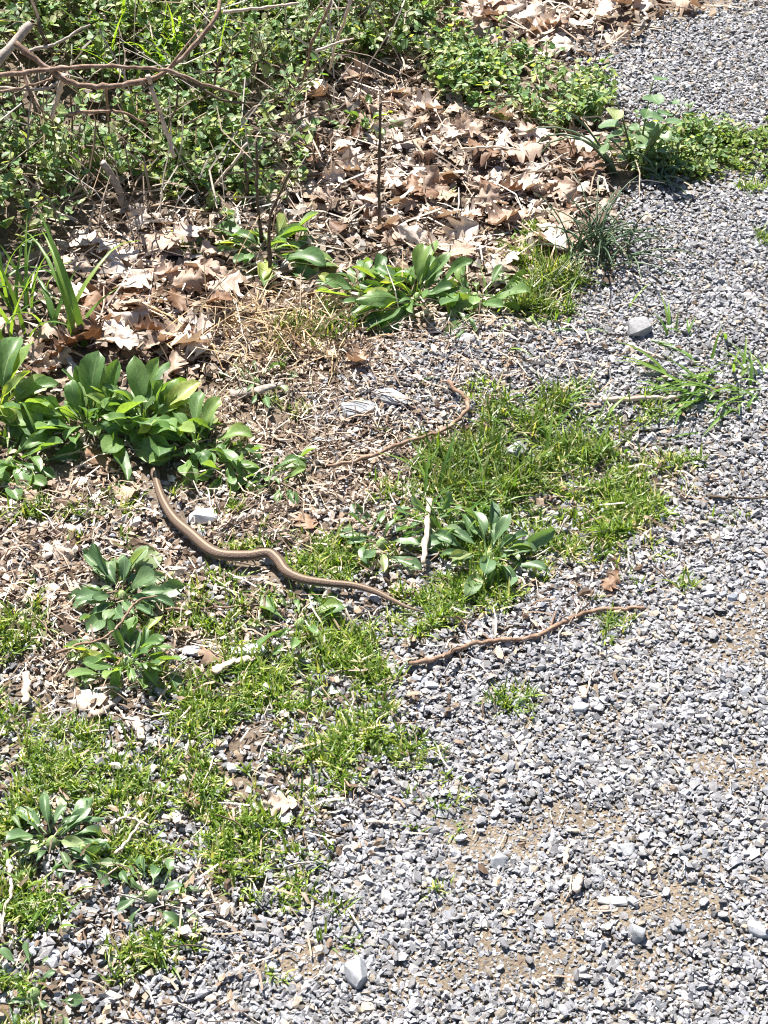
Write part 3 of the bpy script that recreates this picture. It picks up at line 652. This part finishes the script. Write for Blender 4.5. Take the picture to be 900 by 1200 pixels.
# ------------------------------------------------------------------ long-bladed tufts
def blade(L, wd, C, k=2):
    """ribbon along the curve C (n,3)"""
    n = len(C); T = np.gradient(C, axis=0); A = np.cross(T, np.array([0, 0, 1.])); A /= np.linalg.norm(A, axis=1, keepdims=True)+1e-9
    wv = wd*np.clip(np.minimum(1, 1.6*(1-np.linspace(0, 1, n)))**.8, .05, 1)
    up = np.array([0, 0, 1.])*wd*.3
    V = np.stack([C-A*wv[:, None]+up, C, C+A*wv[:, None]+up], 1).reshape(-1, 3)
    F = [(i*3+j, i*3+j+1, i*3+j+4, i*3+j+3) for i in range(n-1) for j in range(2)]
    return V, np.array(F)
def tuft(px, py, n, Lpx, label, seed, M, wd=.002, el=(.6, 1.45), az=(0, 6.283), droop=1., rad=.02, name='grass_tuft', cat='grass', group='grass tufts', rnd=False):
    q = at(px, py); r = random.Random(seed); s = mpp(px, py)
    root = obj(name, None, None, q, label=label, cat=cat, group=group)
    for i in range(n):
        a = r.uniform(*az); e = r.uniform(*el); L = Lpx*s*r.uniform(.55, 1.1); P = [np.array([r.gauss(0, rad), r.gauss(0, rad), 0.])]
        P[0][2] = float(H(q[0]+P[0][0], q[1]+P[0][1]))-q[2]
        th = e; dr = droop*r.uniform(.4, 1.5)
        for j in range(7):
            P.append(P[-1]+np.array([math.cos(a)*math.cos(th), math.sin(a)*math.cos(th), math.sin(th)])*L/7)
            th -= dr/7*(1+j*.12); a += r.gauss(0, .05)
            if P[-1][2] < .006+float(H(q[0]+P[-1][0], q[1]+P[-1][1]))-q[2]: P[-1][2] = .008+float(H(q[0]+P[-1][0], q[1]+P[-1][1]))-q[2]
        C = np.array(P)
        if rnd: V, F = tube(C, wd*np.linspace(1, .35, 8), 5, False)
        else: V, F = blade(L, wd*r.uniform(.7, 1.3), C)
        obj('blade', newmesh('blade', V, F, None, M, True), root)
    return root
tuft(700, 300, 58, 105, 'dark onion grass tuft at the edge of the gravel', 1, M_ONION, .0019, (.5, 1.5), droop=1.2, rad=.024, rnd=True)
tuft(762, 212, 18, 62, 'short onion grass sprouting beside the upright weed', 2, M_ONION, .0024, (.4, 1.4), droop=1.4, rad=.014, rnd=True)
tuft(720, 205, 4, 150, 'pair of long arching blades leaning over the litter', 3, M_ONION, .0028, (1.0, 1.25), (2.4, 3.0), 1.7, .004, rnd=True)
tuft(20, 372, 34, 120, 'tall grass tuft at the left edge above the big rosettes', 4, M_BLADE, .0034, (.9, 1.5), droop=.7, rad=.05)
tuft(66, 400, 6, 165, 'few long grey green blades leaning left of the litter hollow', 5, M_BLADE, .0045, (1.0, 1.4), (.6, 2.6), .9, .02)
tuft(825, 455, 46, 74, 'flattened grass tuft beside the fist-shaped stone', 6, M_BLADE, .0027, (.1, .8), (2.4, 4.2), .6, .03)
tuft(855, 445, 22, 55, 'upright half of the grass at the right gravel edge', 7, M_BLADE, .002, (.7, 1.4), droop=.8, rad=.03)
tuft(792, 392, 7, 48, 'tiny grass sprig on gravel behind the fist-shaped stone', 8, M_BLADE, .0022, (.5, 1.3), droop=.8, rad=.01)
tuft(190, 85, 44, 125, 'bright grass tuft amid the ground cover at the top', 9, M_FRESH, .0036, (1.0, 1.5), droop=.6, rad=.045)
tuft(548, 590, 60, 70, 'lush grass tuft above the ribbed rosette', 10, M_BLADE, .0021, (.4, 1.4), droop=.9, rad=.045)
tuft(650, 520, 44, 62, 'grass tuft around the jagged stone', 11, M_BLADE, .002, (.4, 1.4), droop=.9, rad=.05)
tuft(640, 355, 40, 60, 'grass growing below the onion grass', 12, M_BLADE, .0018, (.3, 1.3), droop=.9, rad=.05)
tuft(890, 470, 8, 60, 'loose blades reaching in from the right edge of the gravel', 13, M_BLADE, .002, (.1, .8), (2.6, 3.8), .5, .02)
tuft(30, 1085, 26, 40, 'yellowish grass tuft in the bottom left gravel', 14, M_BLADE, .0019, (.4, 1.4), droop=.9, rad=.03)

# dry straw tuft
def straw_tuft():
    q = at(318, 402); root = obj('straw_tuft', None, None, q, label='tangled pale straw tuft in front of the litter hollow', cat='grass')
    G = Geo(); r = np.random.default_rng(8); n = 420
    bx, by = r.normal(0, .06, n), r.normal(.02, .05, n); a = r.uniform(0, 6.283, n); e = r.uniform(.0, 1.1, n)**1.3; L = r.uniform(.04, .13, n)
    z0 = H(q[0]+bx, q[1]+by)-q[2]
    P0 = np.stack([bx, by, z0], 1); d = np.stack([np.cos(a)*np.cos(e), np.sin(a)*np.cos(e)*.7, np.sin(e)], 1)
    P1 = P0+d*(L*.45)[:, None]; e2 = e-r.uniform(.2, 1.3, n); a2 = a+r.normal(0, .4, n)
    d2 = np.stack([np.cos(a2)*np.cos(e2), np.sin(a2)*np.cos(e2), np.sin(e2)], 1); P2 = P1+d2*(L*.55)[:, None]; P2[:, 2] = np.maximum(P2[:, 2], .004)
    C = np.array([(.55, .42, .26), (.62, .5, .34), (.42, .29, .17), (.5, .36, .2)])[r.integers(0, 4, n)]*r.uniform(.8, 1.15, (n, 1))
    rr = r.uniform(.0006, .0014, n)
    G.prisms(P0, P1, rr, rr, C); G.prisms(P1, P2, rr, rr*.5, C)
    obj('blades', G.mesh('blades', M_DEB), root, kind='stuff')
straw_tuft()

# ------------------------------------------------------------------ short grass
def grass():
    G = Geo(); lo, hi = (-1.0, .75), (1.15, 3.6); n = 150000
    cx, cy = rng.uniform(lo[0], hi[0], n), rng.uniform(lo[1], hi[1], n)
    d = GRASSP(cx, cy)*(.22+.78*sstep(.25, .6, vnoise(cx, cy, .04, 31)))
    d *= np.maximum(.10+.90*sstep(.30, .58, vnoise(cx, cy, .075, 33)), .7*sstep(.75, 1.0, GRASSP(cx, cy))); k = rng.random(n) < d*.84; cx, cy = cx[k], cy[k]
    per = 12; cx, cy = np.repeat(cx, per), np.repeat(cy, per); n = len(cx)
    lg = LONGG(cx, cy)
    L = np.where(rng.random(n) < .1, rng.uniform(.024, .038, n), rng.uniform(.009, .024, n))*(1+.8*lg); az = rng.uniform(0, 6.283, n); el = rng.uniform(.3, 1.45, n)
    bx, by = cx+rng.normal(0, .0038, n), cy+rng.normal(0, .0038, n); z = H(bx, by)+.003
    L = np.where(clear(bx, by, .013) & clear(bx, by+.014, .012), L, L*.15)
    wv = rng.uniform(.0008, .0015, n)
    hx = np.stack([np.cos(az), np.sin(az), 0*az], 1); sx = np.stack([-np.sin(az), np.cos(az), 0*az], 1); zz = np.array([0, 0, 1.])
    P0 = np.stack([bx, by, z], 1)
    P1 = P0+(hx*np.cos(el)[:, None]+zz*np.sin(el)[:, None])*(L*.55)[:, None]
    e2 = el-rng.uniform(.0, .8, n); P2 = P1+(hx*np.cos(e2)[:, None]+zz*np.sin(e2)[:, None])*(L*.5)[:, None]
    V = np.stack([P0-sx*wv[:, None]*.8, P0+sx*wv[:, None]*.8, P1-sx*wv[:, None], P1+sx*wv[:, None], P2], 1)
    F = (np.array([(0, 1, 3), (0, 3, 2), (2, 3, 4)])[None]+(np.arange(n)*5)[:, None, None]).reshape(-1, 3)
    pal = np.array([(.115, .195, .028), (.17, .255, .033), (.07, .135, .022), (.25, .32, .05), (.40, .38, .15), (.54, .48, .31)])
    C = pal[rng.choice(6, n, p=[.27, .26, .17, .16, .08, .06])]*rng.uniform(.8, 1.2, (n, 1))
    C = C*(1-.25*lg[:, None])
    G.add(V.reshape(-1, 3), F, np.repeat(C, 5, 0))
    obj('grass', G.mesh('grass', M_GRASS), label='short yellow-green grass creeping over the gravel margin', cat='grass', kind='stuff')
grass()

# ------------------------------------------------------------------ ground cover on the bank
LV = np.array([(0, 0, 0), (.35, -.34, .06), (.75, -.27, .05), (1, 0, -.05), (.75, .27, .05), (.35, .34, .06), (.5, 0, -.02)])
LF = np.array([(0, 1, 6), (1, 2, 6), (2, 3, 6), (3, 4, 6), (4, 5, 6), (5, 0, 6)])
def cover(P, nst, hlo, hhi, leaf, pal, label, soft=.03, nodes=7, per=3, name='ground_cover'):
    G = Geo(); x, y = scatter(P, nst, soft); n = len(x)
    k = rng.random(n) < .15+.85*sstep(.25, .6, vnoise(x, y, .10, 43)); x, y = x[k], y[k]; n = len(x)
    hgt = rng.uniform(hlo, hhi, n)*(.45+.9*vnoise(x, y, .17, 41)); az = rng.uniform(0, 6.283, n); lean = rng.uniform(.05, .75, n)
    B = np.stack([x, y, H(x, y)], 1); d = np.stack([np.cos(az)*lean, np.sin(az)*lean, np.ones(n)], 1)
    prev = B
    for k in range(1, nodes+1):
        f = k/nodes
        Q = B+d*(hgt*f)[:, None]; Q[:, 2] -= (lean*.35*hgt)*f*f; Q += rng.normal(0, .003, Q.shape)
        G.prisms(prev, Q, .0009, .0007, np.array([.15, .10, .06])*rng.uniform(.6, 1.4, (n, 1)), 1); prev = Q
        if f < .22: continue
        for j in range(per):
            keep = rng.random(n) < .9; m = keep.sum()
            s = leaf*rng.uniform(.4, 1.35, m)*(1.1-.35*f)
            a = rng.uniform(0, 6.283, m)
            R = rots(rng.normal(0, .35, m), rng.normal(-.15, .45, m), a)
            C = pal[rng.integers(0, len(pal), m)]*rng.uniform(.75, 1.25, (m, 1))
            G.inst(LV, LF, Q[keep], R, np.stack([s, s*rng.uniform(.8, 1.1, m), s], 1), C)
    obj(name, G.mesh(name, [M_GC, M_DEB]), label=label, cat='ground cover', kind='stuff')
GREEN = np.array([(.085, .16, .06), (.115, .21, .07), (.155, .25, .09), (.22, .30, .11), (.10, .17, .08), (.29, .32, .17), (.28, .33, .12)])
YEL = np.array([(.14, .23, .05), (.19, .28, .06), (.10, .18, .04), (.24, .27, .08)])
cover(wpoly([(-300, -260), (470, -260), (500, -40), (525, 20), (500, 75), (400, 95), (360, 150), (345, 225), (290, 250), (215, 240), (175, 215), (120, 250), (40, 285), (-300, 320)]),
      5200, .05, .17, .019, GREEN, 'dense small-leaved green ground cover under the arching canes')
cover(wpoly([(510, 65), (560, 50), (680, 88), (712, 120), (690, 150), (640, 160), (570, 135), (515, 110)]), 800, .02, .085, .017, GREEN*1.1, 'creeping green weeds in the leaf litter behind the onion grass', .02, 5)
cover(wpoly([(755, 165), (830, 150), (840, 195), (790, 215), (740, 200)]), 240, .02, .06, .015, GREEN, 'low leafy weeds right of the upright weed', .015, 4)
cover(wpoly([(800, 178), (860, 165), (960, 155), (960, 205), (860, 212), (800, 205)]), 1100, .012, .03, .010, YEL, 'bright yellow-green mat across the gravel edge', .015, 4, 3, 'chickweed_mat')
cover(wpoly([(600, 290), (640, 270), (660, 300), (650, 350), (610, 345)]), 90, .012, .03, .009, YEL, 'small bright weeds left of the onion grass', .02, 4, 3, 'chickweed_mat')
cover(wpoly([(195, 285), (250, 280), (260, 298), (200, 300)]), 40, .015, .035, .014, GREEN*1.3, 'small clover-like leaves beside the rosette in the litter', .01, 4, 3, 'chickweed_mat')
G = Geo(); x, y = scatter(wpoly([(-250, -200), (480, -200), (500, 60), (330, 230), (170, 255), (-250, 320)]), 1400, .04); straws(G, x, y, .05, .2, .0011, .7, .09, BROWN*.8)
x, y = scatter(wpoly([(40, 200), (200, 215), (220, 280), (60, 300)]), 110, .03); straws(G, x, y, .04, .12, .0012, .7, .05, BROWN*.8)
x, y = scatter(wpoly([(-250, -200), (480, -200), (500, 60), (330, 230), (170, 255), (-250, 320)]), 2200, .04); bits(G, x, y, .014, .045, .02, BROWN*.5)
obj('dead_stems', G.mesh('dead_stems', M_DEB), label='tangle of dry brown stems among the ground cover', cat='debris', kind='stuff')

# ------------------------------------------------------------------ canes and twigs
def twig(pts, rpx, M, label, name='twig', h=.010, hs=None, taper=.55, cat='twig', group='twigs on the ground', side=(), flatz=1., wob=.0009):
    P = [at(px, py, h if hs is None else hs[i]+(.05 if name == 'bramble_cane' else 0)) for i, (px, py) in enumerate(pts)]
    n = max(6, 5*len(P)); C = crom(P, n); r = np.random.default_rng(int(pts[0][0]*7+pts[0][1])+999)
    C[1:-1] += r.normal(0, wob, (n-2, 3)); s = mpp(*pts[len(pts)//2]); R = rpx*s*(.82 if name in ('bramble_cane', 'twig') else 1)
    nod = 1+.35*(r.random(n) < .14); 
    base = C[0].copy(); V, F = tube(C-base, R*np.linspace(1, taper, n)*r.uniform(.9, 1.1, n)*nod, 7)
    if flatz != 1: 
        zc = np.repeat((C-base)[:, 2], 7); zc = np.concatenate([zc, (C-base)[[0, -1], 2]]); V[:, 2] = zc+(V[:, 2]-zc)*flatz
    o = obj(name, newmesh(name, V, F, None, M, True), None, base, label=label, cat=cat, group=group)
    for sp in side:
        P = [at(px, py, hh+(.05 if name == 'bramble_cane' else 0)) for px, py, hh in sp]; c = crom(P, 8)-base; V, F = tube(c, R*.55*np.linspace(1, .5, 8), 6)
        obj('side_shoot', newmesh('side_shoot', V, F, None, M, True), o)
    return o
K = dict(name='bramble_cane', cat='cane', group='canes over the ground cover', wob=.0008)
twig([(-40, 112), (0, 68), (36, 28)], 6, M_GREY, 'thick pale stick poking in at the upper left edge', hs=[.16, .2, .24], taper=.9, **K)
twig([(18, 50), (50, 76), (85, 97), (125, 101), (165, 95), (195, 83), (232, 48), (255, 15), (259, -30)], 3.6, M_CANE, 'longest brown cane sagging and then rising to the top edge', hs=[.24, .22, .2, .2, .2, .21, .24, .27, .29], taper=.7, **K,
     side=[[(196, 83, .21), (215, 58, .24), (234, 34, .26)], [(124, 101, .2), (126, 130, .12), (128, 156, .05)]])
twig([(-40, 92), (20, 86), (65, 80), (110, 78), (160, 79), (200, 84), (240, 99), (282, 111)], 3, M_CANE, 'pale arched cane lying level across the longest cane', hs=[.2, .21, .22, .23, .23, .22, .2, .18], **K)
twig([(75, 88), (68, 112), (61, 138)], 3.4, M_PALE, 'short bleached stick hanging below the pale arched cane', hs=[.2, .16, .12], taper=.8, **K)
twig([(173, 88), (182, 116), (191, 142), (204, 184)], 3.2, M_PALE, 'long bleached stick dropping from the cane crossing', hs=[.21, .17, .13, .07], taper=.8, **K)
twig([(80, 133), (112, 131), (145, 132), (173, 147)], 2.4, M_TWIG, 'level brown twig below the longest cane', hs=[.16, .16, .16, .14], **K)
twig([(26, 84), (38, 115), (59, 139)], 2, M_CANE, 'thin twig slanting down at the far left', hs=[.2, .17, .12], **K)
twig([(205, 88), (235, 103), (262, 118), (300, 122)], 2, M_DARK, 'thin dark shoot running right from the cane crossing', hs=[.21, .19, .17, .14], **K)
twig([(209, 100), (206, 125), (195, 155)], 1.8, M_DARK, 'thin dark twig dropping beside the long bleached stick', hs=[.19, .15, .09], **K)
twig([(30, 60), (65, 52), (90, 36), (106, 29)], 2.2, M_GREY, 'grey twig rising towards the bright grass at the top', hs=[.22, .22, .23, .24], **K)
twig([(36, -10), (46, 30), (62, 66)], 2.4, M_DARK, 'dark twig coming down from the top left', hs=[.28, .25, .2], **K)
twig([(-40, 110), (10, 106), (62, 92)], 2.4, M_CANE, 'cane end under the thick pale stick', hs=[.17, .18, .19], **K)
twig([(392, -20), (385, 10), (366, 50), (355, 95)], 2.2, M_CANE, 'reddish twig standing in the ground cover right of the canes', hs=[.28, .25, .18, .08], **K)
twig([(414, -10), (408, 12), (396, 45), (386, 82)], 2.2, M_PALE, 'pale twig parallel to the reddish twig', hs=[.28, .25, .18, .08], **K)
twig([(262, 14), (300, 10), (350, 4)], 2.4, M_PALE, 'bleached stick lying near the top edge', hs=[.2, .2, .2], **K)
twig([(258, 62), (252, 95), (250, 110)], 1.8, M_DARK, 'short dark spur right of the cane crossing', hs=[.22, .16, .12], **K)
twig([(-30, 98), (10, 104), (52, 104), (70, 96)], 2.6, M_GREY, 'weathered cane low at the left edge', hs=[.14, .15, .16, .17], **K)
twig([(370, 60), (392, 52), (415, 45)], 1.8, M_PALE, 'little bleached twig between the reddish and pale twigs', hs=[.2, .21, .22], **K)
K2 = dict(name='upright_stalk', cat='stalk', group='upright dead stalks', wob=.0006)
twig([(445, 276), (444, 200), (446, 120)], 2.2, M_DARK, 'tall thin green-brown stalk standing alone in the litter', hs=[0, .12, .24], **K2)
twig([(308, 290), (302, 235), (300, 165)], 2.2, M_DARK, 'dark stem behind the rosette in the litter', hs=[0, .1, .2], **K2)
twig([(318, 330), (316, 262), (340, 200)], 2.2, M_DARK, 'dark stem leaning over the rosette in the litter', hs=[0, .11, .2], **K2)
twig([(285, 240), (290, 215), (285, 180)], 2.4, M_DARK, 'short dark stump of a stem in the shade of the ground cover', hs=[0, .05, .1], **K2)
twig([(478, 777), (510, 772), (545, 757), (582, 750), (620, 748), (655, 732), (690, 717), (725, 713), (755, 712)], 3.3, M_TWIG, 'long crooked brown twig lying on gravel right of the snake tail', h=.014, taper=.9, side=[[(645, 735, .014), (652, 715, .016)], [(575, 750, .014), (562, 740, .016)]])
twig([(385, 546), (430, 536), (480, 516), (515, 506), (543, 487), (548, 470), (532, 455), (526, 446)], 2.4, M_TWIG, 'thin hooked twig between the slate slab and the lush grass', h=.022, taper=1.2)
twig([(503, 585), (500, 622), (496, 660)], 3.7, M_PALE, 'pale split stick propped up among flat rosette leaves', hs=[.035, .03, .025], taper=1.0, flatz=.6)
twig([(706, 468), (748, 467), (792, 466)], 3.6, M_PALE, 'straight pale stick on gravel in front of the flattened grass', h=.014, taper=.9)
twig([(736, 402), (752, 410), (778, 420)], 2.4, M_PALE, 'bleached stem in front of the fist-shaped stone', h=.012)
twig([(194, 714), (250, 712), (312, 708)], 1.8, M_CANE, 'thin straight twig right of the blue green rosette', h=.012)
twig([(40, 775), (88, 757), (120, 748), (142, 730), (160, 706), (184, 698)], 2.1, M_TWIG, 'thin thorny twig arching between the two lower rosettes', hs=[.012, .03, .045, .05, .05, .04])
twig([(430, 962), (450, 963), (471, 966)], 3, M_PALE, 'short pale wood chip in the thin lower grass', h=.014, flatz=.5)
twig([(10, 1008), (13, 1040), (4, 1075), (2, 1100)], 3, M_PALE, 'bent bleached stem at the lower left edge', h=.016)
twig([(832, 581), (868, 584), (930, 580)], 2.2, M_DARK, 'dark twig entering from the right over the gravel', h=.014)
twig([(284, 604), (268, 612), (250, 621)], 1.8, M_PALE, 'straw stalk leaning on the white stone by the snake', h=.016)
twig([(690, 782), (692, 795), (688, 812)], 1.6, M_PALE, 'curled straw on gravel below the long twig', h=.012)
twig([(270, 462), (300, 458), (332, 448)], 7, M_GREY, 'weathered driftwood bark right of the big rosettes', h=.014, flatz=.6, name='bark_piece', cat='bark', taper=.6)
twig([(108, 838), (122, 830), (142, 816)], 6, M_GREY, 'strip of loose grey bark below the two lower rosettes', h=.012, flatz=.45, name='bark_piece', cat='bark')
twig([(30, 788), (31, 805), (30, 824)], 4.5, M_PALE, 'pale upright wood chip left of the lower rosettes', h=.016, flatz=.5, taper=.9, name='wood_chip', cat='wood chip', group='wood chips')
twig([(158, 842), (162, 853), (166, 866)], 6, M_PALE, 'whitish wood chip above the lower left grass', h=.016, flatz=.5, taper=.7, name='wood_chip', cat='wood chip', group='wood chips')
twig([(672, 1044), (680, 1026)], 5, M_PALE, 'pinkish wood chip on bare dirt in the gravel', h=.014, flatz=.5, taper=.9, name='wood_chip', cat='wood chip', group='wood chips')
twig([(663, 1012), (664, 994)], 3.2, M_PALE, 'narrow wood chip just behind the pinkish chip', h=.012, flatz=.5, taper=.9, name='wood_chip', cat='wood chip', group='wood chips')
twig([(682, 804), (684, 818)], 4.2, M_PALE, 'cream wood chip above the round flat pebble', h=.013, flatz=.5, taper=.9, name='wood_chip', cat='wood chip', group='wood chips')
twig([(250, 788), (270, 776), (298, 770)], 5, M_PALE, 'cream bark chip lying across the slate flakes', h=.016, flatz=.35, taper=.7, name='bark_piece', cat='bark')
twig([(820, 1026), (838, 1030)], 2.6, M_DARK, 'short dark twig on the open gravel at the right', h=.013)
twig([(660, 100), (680, 92), (730, 70)], 2.2, M_GREY, 'grey twig where the far litter meets the gravel', h=.02)
twig([(120, 190), (135, 215), (150, 250)], 5, M_GREY, 'rotten stump of a stem in the shade of the ground cover', hs=[.1, .06, .0], taper=1.2)
twig([(290, 168), (262, 205), (240, 230)], 2.2, M_PALE, 'bleached stalk at the shaded foot of the ground cover', hs=[.1, .05, .02])
twig([(130, 965), (150, 958), (175, 968)], 2.4, M_PALE, 'pale stalk lying in the lower left grass', h=.02)
twig([(135, 1000), (150, 985), (172, 955)], 2.6, M_PALE, 'split pale stalk right of the dark rosette', h=.02)
twig([(540, 175), (575, 172), (610, 176)], 1.8, M_PALE, 'thin pale stalk across the open litter', h=.04)
twig([(620, 205), (645, 190), (668, 178)], 1.8, M_PALE, 'slanting pale stalk at the foot of the long arching blades', h=.035)

# ------------------------------------------------------------------ the snake
def snake_mat():
    m, t, b, o = mat('snake_skin'); uv = N(t, 'ShaderNodeTexCoord'); sep = N(t, 'ShaderNodeSeparateXYZ'); t.links.new(uv.outputs['UV'], sep.inputs[0])
    # v: 0 belly .. .5 back .. 1 belly
    ab = N(t, 'ShaderNodeMath', operation='SUBTRACT'); t.links.new(sep.outputs[1], ab.inputs[0]); ab.inputs[1].default_value = .5
    a2 = N(t, 'ShaderNodeMath', operation='ABSOLUTE'); t.links.new(ab.outputs[0], a2.inputs[0])
    m2 = N(t, 'ShaderNodeMath', operation='MULTIPLY'); t.links.new(a2.outputs[0], m2.inputs[0]); m2.inputs[1].default_value = 2
    r = ramp(t, [(0, (.32, .24, .17)), (.045, (.25, .18, .125)), (.09, (.085, .056, .04)), (.2, (.13, .088, .064)), (.33, (.155, .107, .078)), (.42, (.095, .064, .047)), (.5, (.24, .18, .125)), (.57, (.26, .2, .14)), (.64, (.09, .065, .047)), (.8, (.42, .38, .30)), (1, (.5, .47, .38))])
    t.links.new(m2.outputs[0], r.inputs[0])
    cb = N(t, 'ShaderNodeCombineXYZ'); su = N(t, 'ShaderNodeMath', operation='MULTIPLY'); t.links.new(sep.outputs[0], su.inputs[0]); su.inputs[1].default_value = 190
    sv = N(t, 'ShaderNodeMath', operation='MULTIPLY'); t.links.new(sep.outputs[1], sv.inputs[0]); sv.inputs[1].default_value = 26
    t.links.new(su.outputs[0], cb.inputs[0]); t.links.new(sv.outputs[0], cb.inputs[1])
    vo = N(t, 'ShaderNodeTexVoronoi'); vo.inputs['Scale'].default_value = 1; vo.inputs['Randomness'].default_value = .35; t.links.new(cb.outputs[0], vo.inputs['Vector'])
    vr = ramp(t, [(.2, (1.06, 1.05, 1.04)), (.7, (.84, .84, .84))]); t.links.new(vo.outputs['Distance'], vr.inputs[0])
    c = mixc(t, 'MULTIPLY', .9, r.outputs[0], vr.outputs[0])
    t.links.new(c, b.inputs['Base Color']); b.inputs['Roughness'].default_value = .6; b.inputs['Specular IOR Level'].default_value = .22
    inv = N(t, 'ShaderNodeMath', operation='SUBTRACT'); inv.inputs[0].default_value = 1; t.links.new(vo.outputs['Distance'], inv.inputs[1])
    bump(t, b, inv.outputs[0], .5, .0012); return m
def snake():
    pts = SNAKE_PX
    P = [at(px, py, .014) for px, py in pts]
    C = crom(P, 150); L = np.concatenate([[0], np.cumsum(np.linalg.norm(np.diff(C, axis=0), axis=1))]); f = L/L[-1]
    C[:, 2] = np.convolve(np.pad(C[:, 2], 9, 'edge'), np.ones(19)/19, 'valid')
    tot = L[-1]; s = L
    rb = np.interp(f, [0, .06, .14, .3, .45, .6, .72, .85, .95, 1], [.0048, .0050, .0059, .0079, .0081, .0073, .0062, .0046, .0024, .0008])
    hd = [(0, .0012), (.002, .0032), (.006, .0046), (.012, .0058), (.018, .0069), (.024, .0063), (.030, .0051), (.036, .0048)]
    rh = np.interp(s, *zip(*hd)); wgt = s < .036
    W = np.where(wgt, rh, rb); Hh = np.where(wgt, np.minimum(rh*.72, .0042), rb*.88)
    C[:, 2] += Hh*.75-.001
    k = 20; T = np.gradient(C, axis=0); T /= np.linalg.norm(T, axis=1, keepdims=True)
    A = np.cross(T, [0, 0, 1.]); A /= np.linalg.norm(A, axis=1, keepdims=True); B = np.cross(A, T)
    V, UV = [], []
    for i in range(len(C)):
        for j in range(k+1):
            v = j/k; q = -math.pi/2+2*math.pi*v
            c_, s_ = math.cos(q), math.sin(q); hz = Hh[i]*(s_ if s_ > 0 else s_*.75)
            V.append(C[i]+A[i]*W[i]*math.copysign(abs(c_)**.9, c_)+B[i]*hz); UV.append((s[i]/.7, v))
    V = np.array(V); F = [(i*(k+1)+j, i*(k+1)+j+1, (i+1)*(k+1)+j+1, (i+1)*(k+1)+j) for i in range(len(C)-1) for j in range(k)]
    base = C[60].copy()
    me = newmesh('body', V-base, np.array(F), None, snake_mat(), True, np.array(UV))
    bm = bmesh.new(); bm.from_mesh(me); bmesh.ops.remove_doubles(bm, verts=bm.verts[:], dist=1e-5); bmesh.ops.recalc_face_normals(bm, faces=bm.faces[:]); bm.to_mesh(me); bm.free()
    root = obj('snake', None, None, base, label='slender brown striped snake winding from the rosettes into the grass', cat='snake')
    obj('body', me, root)
    me_, te, be, oe = mat('snake_eye'); be.inputs['Base Color'].default_value = (.012, .01, .008, 1); be.inputs['Roughness'].default_value = .12
    bm = bmesh.new(); bmesh.ops.create_icosphere(bm, subdivisions=2, radius=.0013); em = bpy.data.meshes.new('eye'); bm.to_mesh(em); bm.free(); em.materials.append(me_)
    i = int(np.argmin(abs(s-.0085)))
    for sg in (-1, 1):
        p = C[i]+A[i]*W[i]*.82*sg+B[i]*Hh[i]*.45-base
        obj('eye', em, root, p)
snake()
